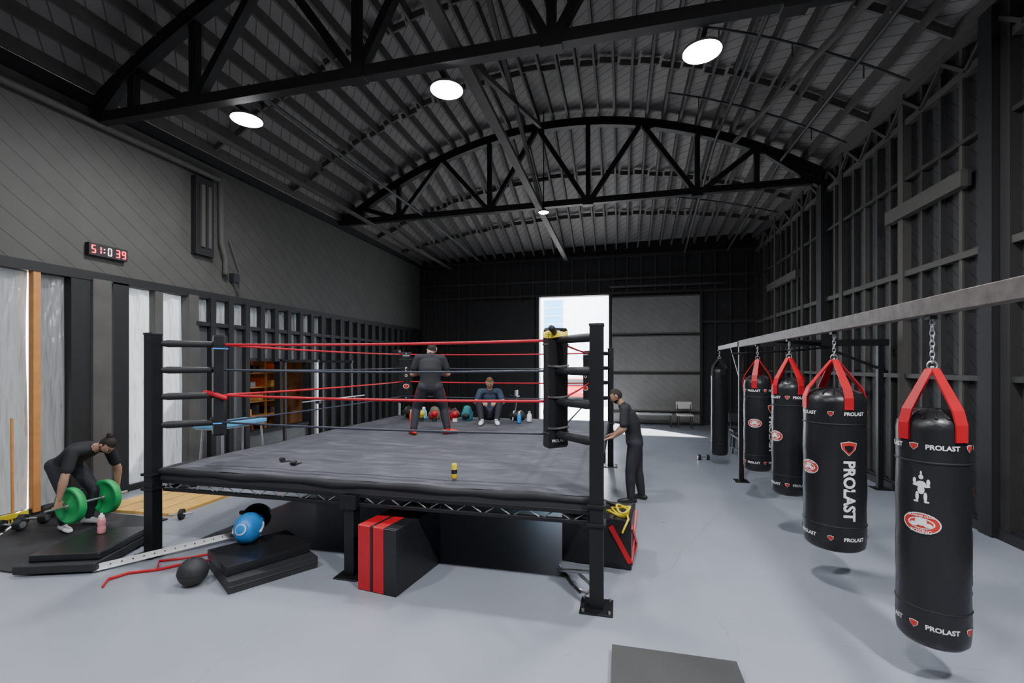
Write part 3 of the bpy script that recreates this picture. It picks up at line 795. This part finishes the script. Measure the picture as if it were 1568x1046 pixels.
rz = math.radians(23.6)
J = dict(hipL=(-.1, 0, .78), hipR=(.1, 0, .78), shL=(-.2, .10, 1.27), shR=(.2, .12, 1.26), head=(.0, .2, 1.41), elL=(-.30, .12, 1.0), elR=(.30, .14, 1.0),
         wrL=(-.11, .33, 1.03), wrR=(.13, .34, 1.01), knL=(-.23, .09, .43), knR=(.23, .07, .42), anL=(-.27, -.02, .09), anR=(.28, -.04, .09), bend=(0, -.03, 0))
r1, v = person('boxer', (-3.1, 7.1, ZD+.005), rz, J, [cloth, skin, pants, redshoe], dict(L=(-.4, 1, 0), R=(1, .35, 0)), k=1.12)
head(r1, (.03, .215, 1.42), (.25, .9, -.45), (0, .45, .9), skin, hair)
hand('hand_left', v['wrL'], (.75, .35, .2), (0, -.3, -1), (0, .8, .2), (.9, .9, .6), skin, r1)
hand('hand_right', v['wrR'], (-.75, .35, .2), (0, -.3, -1), (0, .8, .2), (.9, .9, .6), skin, r1)
b = B('pants_stripes')
for s_ in 'LR':
    for p0, p1, a0, a1 in ((v['hip'+s_], v['kn'+s_], .11, .08), (v['kn'+s_], v['an'+s_], .076, .061)):
        sx = -1 if s_ == 'L' else 1; off = V((sx, -.25, .25)).normalized()
        b.tube([p0.lerp(p1, .1)+off*a0*1.0, p0.lerp(p1, .5)+off*(a0+a1)*.51, p0.lerp(p1, .9)+off*a1], .012, redrope, rb=.005, side=(0, 1, 0), n=8)
b.obj(r1)
J = dict(hipL=(-.1, -.02, .90), hipR=(.1, -.02, .90), shL=(-.2, .13, 1.43), shR=(.2, .13, 1.42), head=(0, .25, 1.6), elL=(-.26, .14, 1.15), elR=(.25, .14, 1.15),
         wrL=(-.21, .30, 1.01), wrR=(.2, .30, 1.01), knL=(-.11, .05, .47), knR=(.12, -.06, .47), anL=(-.12, .04, .09), anR=(.13, -.12, .09), bend=(0, -.03, 0))
r2, v = person('coach_leaning', (.2, 7.3, 0), math.radians(88), J, [cloth, skin, pants, darkshoe], dict(L=(-.2, 1, 0), R=(.25, 1, 0)), .75, k=1.12)
head(r2, (0, .265, 1.62), (0, .85, -.45), (0, .4, .9), skin, hair)
hand('hand_left', v['wrL'], (.1, 1, -.3), (0, 0, -1), (1, 0, 0), (.15, .15, .1), skin, r2)
hand('hand_right', v['wrR'], (-.1, 1, -.3), (0, 0, -1), (-1, 0, 0), (.15, .15, .1), skin, r2)
J = dict(hipL=(-.1, 0, .14), hipR=(.1, 0, .14), shL=(-.19, .08, .62), shR=(.19, .08, .62), head=(0, .16, .79), elL=(-.27, .2, .4), elR=(.27, .2, .4),
         wrL=(-.14, .4, .45), wrR=(.14, .4, .45), knL=(-.2, .42, .42), knR=(.2, .42, .42), anL=(-.15, .5, .09), anR=(.15, .5, .09), bend=(0, -.06, 0))
r4, v = person('seated_trainer', (-2.6, 8.95, ZD+.005), math.radians(195), J, [navycloth, skin2, pants, whiteshoe], dict(L=(-.1, 1, 0), R=(.1, 1, 0)), .6)
head(r4, (0, .175, .80), (0, .8, -.5), (0, .5, .8), skin2, hair2, beard=False, longhair=.4)
hand('hand_left', v['wrL'], (.5, .7, -.3), (.2, 0, -1), (1, .3, 0), (.5, .5, .3), skin2, r4)
hand('hand_right', v['wrR'], (-.5, .7, -.3), (-.2, 0, -1), (-1, .3, 0), (.5, .5, .3), skin2, r4)
J = dict(hipL=(-.1, -.42, .80), hipR=(.1, -.42, .80), shL=(-.2, .03, 1.02), shR=(.2, .03, 1.02), head=(-.04, .22, 1.07), elL=(-.3, .06, .72), elR=(.3, .06, .72),
         wrL=(-.33, .01, .455), wrR=(.33, .01, .455), knL=(-.16, -.14, .44), knR=(.16, -.14, .44), anL=(-.14, -.22, .09), anR=(.14, -.22, .09), bend=(0, 0, .05))
r3, v = person('weightlifter', (-6.6, 4.4, .018), math.radians(270), J, [cloth, skin2, pants, whiteshoe], dict(L=(-.25, 1, 0), R=(.25, 1, 0)), .7)
head(r3, (-.05, .235, 1.07), (0, .55, -.85), (0, .85, .55), skin2, hair, bun=True)
hand('hand_left', v['wrL'], (0, -.05, -1), (0, -1, 0), (1, 0, 0), (.7, 1.1, .9), skin2, r3)
hand('hand_right', v['wrR'], (0, -.05, -1), (0, -1, 0), (-1, 0, 0), (.7, 1.1, .9), skin2, r3)
b = B('barbell'); Z = .375
b.cyl((-6.6, 3.94, Z), (-6.6, 4.86, Z), .014, steel)
for s_ in (-1, 1):
    yc = 4.4+s_*.2
    b.lathe((-6.6, yc, Z), [(.02, -.035), (.05, -.035), (.07, -.022), (.17, -.022), (.19, -.04), (.215, -.04), (.222, -.03), (.222, .03), (.215, .04), (.19, .04), (.17, .022), (.07, .022), (.05, .035), (.02, .035)], green, axis=(0, 1, 0), n=48)
    b.cyl((-6.6, yc-.045, Z), (-6.6, yc+.045, Z), .032, steel)
b.obj()

# ------------------------------------------------------------------ floor clutter
b = B('plyo_box')
c = V((-2.13, 4.18, 0)); rz = math.radians(-8)
Rm = Matrix.Rotation(rz, 3, 'Z')
for x0, x1, m in ((-.215, -.075, redv), (-.075, -.045, vinyl), (-.045, .075, redv), (.075, .215, vinyl)):
    b.box(c+Rm @ V(((x0+x1)/2, -.38, .305)), (x1-x0-.002, .03, .60), m, rz)
b.box(c+Rm @ V((0, .0125, .305)), (.43, .755, .605), vinyl, rz)
for x0, x1 in ((-.215, -.075), (-.045, .075)): b.box(c+Rm @ V(((x0+x1)/2, -.2, .606)), (x1-x0-.004, .38, .008), redv, rz)
b.obj(bevel=.012)
b = B('folding_mat')
rz = math.radians(58.); c = V((-3.607, 4.0, 0)); Rm = Matrix.Rotation(rz, 3, 'Z')
b.box(c+V((0, 0, .06)), (.81, .78, .115), foam, rz); b.box(c+Rm @ V((-.02, .06, .165)), (.78, .62, .085), vinyl, rz+.05)
b.tube([c+Rm @ V((-.4, -.385, .06)), c+Rm @ V((.4, -.385, .06))], .01, black, n=6)
b.obj(bevel=.018, seg=3)
b = B('step_mat')
vsr = math.radians(20)
b.box((-5.66, 3.78, .065), (.75, .9, .085), foam, vsr); b.box((-5.64, 3.82, .145), (.66, .8, .07), vinyl, vsr)
b.obj(bevel=.015, seg=3)
b = B('water_bottle')
b.lathe((-5.78, 3.98, .182), [(0, 0), (.034, 0), (.038, .01), (.038, .07), (.033, .085), (.038, .1), (.038, .15), (.03, .175), (.02, .18)], pink)
b.lathe((-5.78, 3.98, .182), [(.026, .175), (.026, .205), (.012, .21), (.012, .23), (0, .23)], white); b.obj()
def headgear(c, R_, m1, m2, k=1.):
    b = B('boxing_headgear'); c = V(c)
    def q(x, y, z): return c + R_ @ V((x*k, y*k, z*k))
    vs = []; co = []; nu, nv = 36, 22
    for layer in (1., .82):
        for j in range(nv+1):
            ph = -math.pi/2+math.pi*j/nv
            for i in range(nu):
                th = 2*math.pi*i/nu; d = (math.cos(ph)*math.cos(th), math.cos(ph)*math.sin(th), math.sin(ph)); co.append(d)
                bl = 1+.03*math.cos(6*th)
                vs.append(q(.13*d[0]*layer*bl, .155*d[1]*layer*bl, .15*d[2]*layer))
    fs = []
    def open_(d): return (d[1] > .55 and -.55 < d[2] < .32 and abs(d[0]) < .55) or d[2] < -.78
    for l in range(2):
        o = l*(nv+1)*nu
        for j in range(nv):
            for i in range(nu):
                f = (o+j*nu+i, o+j*nu+(i+1) % nu, o+(j+1)*nu+(i+1) % nu, o+(j+1)*nu+i)
                md = [sum(co[t][a] for t in f)/4 for a in range(3)]
                if not open_(md): fs.append(f)
    b.add(vs, fs, m1, True)
    b.tube([q(-.075, .13, .055), q(0, .155, .06), q(.075, .13, .055)], .026*k, m1, n=10)
    for sx in (-1, 1):
        b.tube([q(sx*.085, .12, .03), q(sx*.085, .125, -.04), q(sx*.07, .115, -.09)], [.022*k, .03*k, .024*k], m1, n=10)
        b.tube([q(sx*.12, .04, .02), q(sx*.125, .0, 0), q(sx*.12, -.04, -.02)], .018*k, m2, n=8)
    b.tube([q(-.07, .09, -.13), q(0, .12, -.145), q(.07, .09, -.13)], .018*k, m2, n=8)
    v2, f2 = disc_geo(.05*k, .05*k, 4, 24)
    def mp(x, y):
        d = V((-.2+x/.13/k, -.75, .35+y/.15/k)).normalized(); return q(.134*d.x, .159*d.y, .154*d.z)
    b.mapped(v2, f2, mp, white)
    v2, f2 = disc_geo(.04*k, .04*k, 4, 24)
    def mp2(x, y):
        d = V((-.2+x/.13/k, -.75, .35+y/.15/k)).normalized(); return q(.1355*d.x, .1605*d.y, .1555*d.z)
    b.mapped(v2, f2, mp2, m1)
    b.obj()
headgear((-3.87, 4.08, .365), Euler((.15, 0, .45)).to_matrix(), blue, white, 1.06)
headgear((-4.08, 4.42, .36), Euler((.1, .2, 2.5)).to_matrix(), black, blue, 1.0)
b = B('slam_ball'); b.sph((-3.98, 3.53, .13), .13, foam, nu=28, nv=18)
b.cyl((-3.98, 3.53, .255), (-3.98, 3.53, .264), .015, black, n=10); b.tube([(-3.98+.131*math.cos(a), 3.53+.131*math.sin(a), .13) for a in np.linspace(0, 2*math.pi, 31)[:-1]], .003, black, n=5, closed=True); b.obj()
b = B('slotted_angle_bar')
p0 = V((-5.2, 3.5, .05)); p1 = V((-4.5, 4.55, .08))
b.beam(p0, p1, .004, .06, white); b.beam(p0-V((0, 0, .03)), p1-V((0, 0, .03)), .05, .004, white)
for k in range(14): q = p0.lerp(p1, (k+.5)/14); b.box(q, (.012, .012, .012), black, rz=math.atan2(1, .78))
b.obj()
b = B('resistance_band')
b.tube([(-4.75, 3.28, .015), (-4.85, 3.4, .02), (-4.8, 3.55, .02), (-4.6, 3.68, .015), (-4.45, 3.85, .02), (-4.25, 4.0, .02), (-4.18, 4.3, .02)], .016, redv, rb=.008, side=(0, 0, 1), n=8)
b.tube([(-4.6, 3.68, .03), (-4.75, 3.82, .03), (-4.5, 3.98, .03), (-4.3, 4.25, .02)], .014, redv, rb=.008, side=(0, 0, 1), n=8)
b.obj()
b = B('equipment_bag')
b.box((-.22, 5.15, .26), (.72, .62, .5), vinyl, rz=-.1)
for sx in (-1, 1): b.beam((.1, 4.83, .06 if sx > 0 else .44), (.17, 5.4, .44 if sx > 0 else .06), .05, .045, redv, up=(1, 0, 0))
b.beam((-.1, 4.82, .44), (.1, 4.81, .08), .05, .03, redv, up=(0, 1, 0))
b.tube([(.1, 4.87, .08), (.17, 5.2, .1), (.18, 5.42, .08)], .012, redv, n=6)
b.tube([(-.55, 4.86, .52), (-.3, 4.84, .44), (-.1, 4.82, .52)], .015, black, n=6); b.tube([(-.58, 5.3, .5), (-.3, 5.35, .58), (0, 5.3, .5)], .02, black, n=8)
b.obj(bevel=.04, seg=3)
b = B('yellow_jump_rope')
for k in range(3):
    b.tube([(-.03+(.11-.02*k)*math.cos(a)+.03*k, 4.98+(.12)*math.sin(a), .545+.02*k+.02*math.sin(2*a+k)) for a in np.linspace(0, 2*math.pi, 21)[:-1]], .012, yellow, n=6, closed=True)
b.tube([(.06, 4.95, .55), (.08, 4.8, .53), (.02, 4.77, .4)], .011, yellow, n=6); b.obj()
b = B('cable_coil')
b.tube([(-.62, 4.72, .02), (-.5, 4.5, .015), (-.42, 4.3, .02), (-.3, 4.22, .015), (-.25, 4.35, .02), (-.4, 4.6, .02)], .01, steel, n=6)
b.tube([(-.6, 4.65, .02), (-.45, 4.35, .02), (-.36, 4.22, .02)], .012, black, n=6); b.obj()
b = B('exercise_mat'); b.box((.36, 2.84, .03), (.84, 1.15, .06), matgrey); b.tube([(-.055, 2.27, .03), (-.055, 3.41, .03), (.775, 3.41, .03), (.775, 2.27, .03)], .006, black, n=6, closed=True); b.obj(bevel=.018, seg=3)
b = B('drink_can'); p = (-1.63, 4.33, ZD+.012)
b.lathe(p, [(0, 0), (.024, 0), (.029, .01), (.029, .135), (.024, .15), (.022, .152), (0, .148)], yellow); b.lathe(p, [(.0295, .05), (.0298, .052), (.0298, .09), (.0295, .092)], black); b.obj()
b = B('hand_wraps')   # two rolled cloth wraps with loose tails
for x, y, a in ((-3.65, 4.5, .3), (-3.9, 4.62, -.5)):
    d = V((math.cos(a), math.sin(a), 0)); c = V((x, y, ZD+.036))
    b.cyl(c-d*.03, c+d*.03, .026, black, n=18); b.cyl(c-d*.031, c+d*.031, .012, darksteel, n=12)
    e = V((-d.y, d.x, 0))
    b.tube([c+e*.02-V((0, 0, .022)), c+e*.08-V((0, 0, .024)), c+e*.13+d*.03-V((0, 0, .024))], .028, black, rb=.003, side=d, n=8)
b.obj()
def gear(name, x, y, z, w, d, h, m, m2, kind):
    b = B(name); z += .012
    if kind == 'duffel':
        b.tube([(x-w/2+h*.4, y, z+h/2), (x-w/4, y, z+h/2+.01), (x+w/4, y, z+h/2+.01), (x+w/2-h*.4, y, z+h/2)], [h*.42, h*.5, h*.5, h*.42], m, n=16)
        for q in (-.18, .18): b.tube([(x+q*w*1.2, y-h*.5, z+h*.2), (x+q*w, y-h*.3, z+h*1.05), (x+q*w, y+h*.3, z+h*1.05), (x+q*w*1.2, y+h*.5, z+h*.2)], .012, m2, n=6)
    elif kind == 'pack':
        b.tube([(x, y, z+.04), (x, y, z+h*.5), (x, y, z+h*.85)], [w*.5, w*.52, w*.36], m, rb=[d*.5, d*.55, d*.35], n=16)
        b.tube([(x, y-d*.45, z+.07), (x, y-d*.5, z+h*.35)], [w*.33, w*.33], m2, rb=[.05, .05], n=12)
        b.tube([(x-.04, y, z+h*.9), (x, y, z+h*1.08), (x+.04, y, z+h*.9)], .01, m2, n=6)
    elif kind == 'glove':
        b.tube([(x, y, z+.05), (x, y, z+.1), (x+.01, y-.02, z+h*.75)], [.045, .05, .075], m, n=12); b.tube([(x-.05, y-.03, z+h*.4), (x-.06, y-.04, z+h*.7)], .028, m, n=8); b.cyl((x, y, z), (x, y, z+.07), .05, m2)
    elif kind == 'bottle':
        b.lathe((x, y, z), [(0, 0), (w*.5, 0), (w*.52, .02), (w*.5, h*.6), (w*.3, h*.75), (w*.2, h*.8)], m); b.lathe((x, y, z), [(w*.25, h*.78), (w*.25, h*.95), (0, h)], m2)
    return b.obj()
camo = M('camo_cloth', (.12, .12, .08), .8, var=.9, scale=20)
maroon = M('maroon_vinyl', (.2, .02, .02), .5)
gear('duffel_bag', -4.4, 9.05, ZD, .4, .25, .24, black, camo, 'duffel')
gear('water_jug', -4.1, 9.05, ZD, .13, .14, .26, lblue, white, 'bottle')
gear('backpack', -3.85, 9.05, ZD, .26, .2, .24, camo, maroon, 'pack')
gear('duffel_bag', -3.48, 9.08, ZD, .36, .22, .22, black, maroon, 'duffel')
gear('backpack', -3.12, 9.05, ZD, .24, .2, .28, M('teal_cloth', (.03, .2, .23), .7), black, 'pack')
gear('duffel_bag', -2.05, 9.08, ZD, .34, .25, .2, black, white, 'duffel')
gear('water_jug', -1.8, 9.08, ZD, .1, .12, .22, white, grey, 'bottle')
gear('boxing_glove', -4.0, 8.72, ZD, .2, .2, .2, yellow, black, 'glove'); gear('boxing_glove', -3.72, 8.74, ZD, .2, .2, .2, redv, black, 'glove')
gear('boxing_glove', -3.28, 8.75, ZD, .2, .2, .2, redv, white, 'glove')
gear('water_bottle', -4.25, 8.76, ZD, .07, .1, .22, orange, white, 'bottle'); gear('water_bottle', -1.95, 8.8, ZD, .08, .1, .24, blue, white, 'bottle')

# left training area
b = B('lifting_platform'); rz = .05
b.box((-6.75, 5.55, .02), (1.35, 1.05, .04), wood, rz)
for k in (-.33, 0, .33): b.box((-6.75+k, 5.55, .0415), (.006, 1.04, .003), black, rz)
b.obj(bevel=.004)
b = B('rubber_floor_mat')
b.ab((-7.9, 3.3, 0), (-6.0, 4.95, .018), foam); b.obj(bevel=.006)
b = B('ab_roller'); b.cyl((-5.86, 5.0, .07), (-5.82, 5.02, .07), .07, black); b.cyl((-5.96, 4.93, .07), (-5.73, 5.08, .07), .014, steel); b.obj()
def dumbbell(x, y, z, a, r=.07, L=.3, hexn=6, m=darksteel):
    b = B('dumbbell'); d = V((math.cos(a), math.sin(a), 0)); c = V((x, y, z+r))
    b.cyl(c-d*L*.3, c+d*L*.3, .016, steel)
    for s_ in (-1, 1):
        b.cyl(c+d*s_*L*.25, c+d*s_*L*.5, r, m, n=hexn if hexn else 18); b.cyl(c+d*s_*L*.48, c+d*s_*L*.52, r*.6, steel, n=12)
    b.obj(bevel=.005)
dumbbell(-7.5, 4.12, .018, .3); dumbbell(-7.52, 4.37, .018, .5); dumbbell(-7.5, 4.64, .018, .1, .09, .34)
b = B('kettlebell'); b.sph((-7.7, 5.05, .1), (.1, .1, .095), foam); b.tube([(-7.75, 5.02, .17), (-7.76, 5.02, .26), (-7.7, 5.05, .29), (-7.64, 5.08, .26), (-7.65, 5.08, .17)], .016, darksteel, n=8); b.obj()
b = B('broom'); b.cyl((-7.83, 4.33, .14), (-7.9, 4.36, 1.4), .016, studwood, n=10); b.box((-7.83, 4.33, .11), (.06, .3, .06), yellow)
for k in range(12): b.cyl((-7.83+.012*(k % 3-1), 4.2+k*.023, .09), (-7.82+.02*(k % 3-1), 4.18+k*.026, .02), .008, yellow, n=5)
b.obj()
b = B('bosu_ball'); b.lathe((-7.4, 6.55, .0), [(0, 0), (.28, 0), (.3, .03), (.3, .05), (.27, .13), (.2, .2), (.1, .245), (0, .26)], foam); b.obj()
b = B('massage_table')
z = 1.08
b.box((-6.75, 6.75, z), (.5, 1.1, .07), lblue); b.box((-6.75, 6.75, z-.05), (.46, 1.05, .03), steel)
for sx in (-.2, .2):
    for sy in (-.4, .45): b.cyl((-6.75+sx, 6.75+sy, z-.05), (-6.75+sx*1.3, 6.75+sy*1.1, 0), .018, steel, n=10)
    b.cyl((-6.75+sx, 6.3, .5), (-6.75+sx, 7.2, .5), .012, steel, n=8)
b.obj(bevel=.02, seg=3)
b = B('squat_rack')
for x, y in ((-7.2, 8.6), (-7.2, 9.9), (-6.4, 8.6), (-6.4, 9.9)): b.ab((x-.03, y-.03, 0), (x+.03, y+.03, 2.2), steel if y < 9 and x > -7 else darksteel)
b.ab((-7.25, 8.57, 2.17), (-6.35, 8.63, 2.23), darksteel); b.ab((-7.25, 9.87, 2.17), (-6.35, 9.93, 2.23), darksteel); b.ab((-7.23, 8.6, 2.17), (-7.17, 9.9, 2.23), darksteel); b.ab((-6.43, 8.6, .03), (-6.37, 9.9, .09), darksteel)
b.ab((-7.23, 8.6, .03), (-7.17, 9.9, .09), darksteel)
b.cyl((-6.35, 8.1, 1.35), (-6.35, 10.4, 1.35), .014, steel); b.ab((-6.4, 8.56, 1.28), (-6.3, 8.64, 1.34), darksteel); b.ab((-6.4, 9.86, 1.28), (-6.3, 9.94, 1.34), darksteel)
b.obj(bevel=.004, seg=1)
b = B('traffic_cone'); p = (-6.7, 7.9, 0)
b.box((p[0], p[1], .015), (.3, .3, .03), orange); b.lathe(p, [(.12, .03), (.075, .22), (.07, .24)], orange); b.lathe(p, [(.07, .24), (.05, .34)], white); b.lathe(p, [(.05, .34), (.022, .5), (0, .505)], orange); b.obj()
b = B('weight_plate_stack')
for k in range(4): b.lathe((-6.0, 7.6, .002+k*.05), [(.02, 0), (.2, 0), (.21, .01), (.21, .035), (.2, .045), (.02, .045)], darksteel if k % 2 else foam)
b.obj()

# rear equipment
b = B('exercise_bike'); x, y = -3.2, 12.2
b.beam((x-.5, y, .12), (x+.5, y, .12), .06, .06, black); b.ab((x-.55, y-.25, 0), (x-.48, y+.25, .08), black); b.ab((x+.48, y-.25, 0), (x+.55, y+.25, .08), black)
b.cyl((x+.3, y-.03, .4), (x+.3, y+.03, .4), .27, darksteel, n=32); b.beam((x-.25, y, .12), (x-.35, y, 1.0), .05, .05, black); b.box((x-.36, y, 1.03), (.28, .2, .08), black)
b.beam((x+.3, y, .4), (x+.42, y, 1.25), .05, .05, black); b.tube([(x+.3, y-.25, 1.3), (x+.45, y-.2, 1.25), (x+.45, y+.2, 1.25), (x+.3, y+.25, 1.3)], .018, black, n=8); b.box((x+.42, y, 1.35), (.05, .22, .16), grey)
b.beam((x-.3, y, .5), (x+.3, y, .45), .05, .06, black); b.cyl((x, y-.15, .35), (x, y+.15, .35), .02, steel); b.obj(bevel=.01)
def bench(name, x, y, w, d, h, m, back=False):
    b = B(name)
    b.box((x, y, h), (w, d, .05), m)
    for sx in (-1, 1):
        for sy in (-1, 1): b.cyl((x+sx*(w/2-.05), y+sy*(d/2-.04), h), (x+sx*(w/2-.03), y+sy*(d/2-.02), 0), .016, darksteel, n=8)
        b.cyl((x+sx*(w/2-.03), y-d/2+.03, h*.35), (x+sx*(w/2-.03), y+d/2-.03, h*.35), .012, darksteel, n=8)
    if back:
        for sx in (-1, 1): b.cyl((x+sx*(w/2-.04), y+d/2-.02, h), (x+sx*(w/2-.04), y+d/2+.05, h+.42), .014, darksteel, n=8)
        b.box((x, y+d/2+.04, h+.3), (w, .03, .24), m)
    b.obj(bevel=.008)
bench('wooden_bench', 1.0, 16.3, 1.4, .35, .45, grey); bench('folding_chair', 2.1, 16.2, .5, .45, .45, M('cream', (.55, .53, .48), .6), True)
bench('weight_bench', 2.75, 11.2, .35, 1.2, .45, black); bench('folding_chair', 3.0, 12.6, .5, .45, .45, darksteel, True)
dumbbell(1.8, 10.85, 0, .1, .06, .24)

b = B('digital_wall_clock'); X = XL+.09
b.ab((XL+.0, 5.28, 3.81), (XL+.085, 5.84, 4.0), black)
SEG = {'0': 'abcdef', '1': 'bc', '3': 'abcdg', '5': 'acdfg', '9': 'abcdfg'}
def digit(ch, y, z, w=.045, h=.11, t=.012, m=led):
    P = dict(a=((0, h/2), (w, t)), g=((0, 0), (w, t)), d=((0, -h/2), (w, t)), b=((w/2, h/4), (t, h/2-t)), c=((w/2, -h/4), (t, h/2-t)), f=((-w/2, h/4), (t, h/2-t)), e=((-w/2, -h/4), (t, h/2-t)))
    for s_ in SEG[ch]:
        (a, c_), (p, q) = P[s_]; b.box((X-.002, y+a, z+c_), (.01, p, q), m)
for ch, y, m in (('5', 5.34, led), ('1', 5.42, led), ('0', 5.57, ledw), ('3', 5.69, led), ('9', 5.78, led)): digit(ch, y, 3.905, m=m)
for dz in (-.025, .025): b.box((X-.002, 5.49, 3.905+dz), (.01, .015, .015), ledw)
b.obj()

# ------------------------------------------------------------------ light
w = bpy.data.worlds.new('World'); S.world = w; w.use_nodes = True
bg = w.node_tree.nodes['Background']; bg.inputs[0].default_value = (.82, .91, 1, 1); bg.inputs[1].default_value = 13
sd = bpy.data.lights.new('sun', 'SUN'); sd.energy = 45; sd.angle = .02; sd.color = (1, .97, .92)
so = bpy.data.objects.new('sun', sd); S.collection.objects.link(so); so.rotation_euler = V((.85, -.85, -1.25)).to_track_quat('-Z', 'Y').to_euler(); so.location = (-10, 30, 20)

cam = bpy.data.cameras.new('camera'); co = bpy.data.objects.new('camera', cam); S.collection.objects.link(co)
co.location = (0, 0, 2.1); co.rotation_euler = (math.radians(90), 0, math.radians(13.4))
cam.sensor_width = 36; cam.lens = 16; cam.shift_y = .0236; cam.clip_start = .05; cam.clip_end = 300
S.camera = co
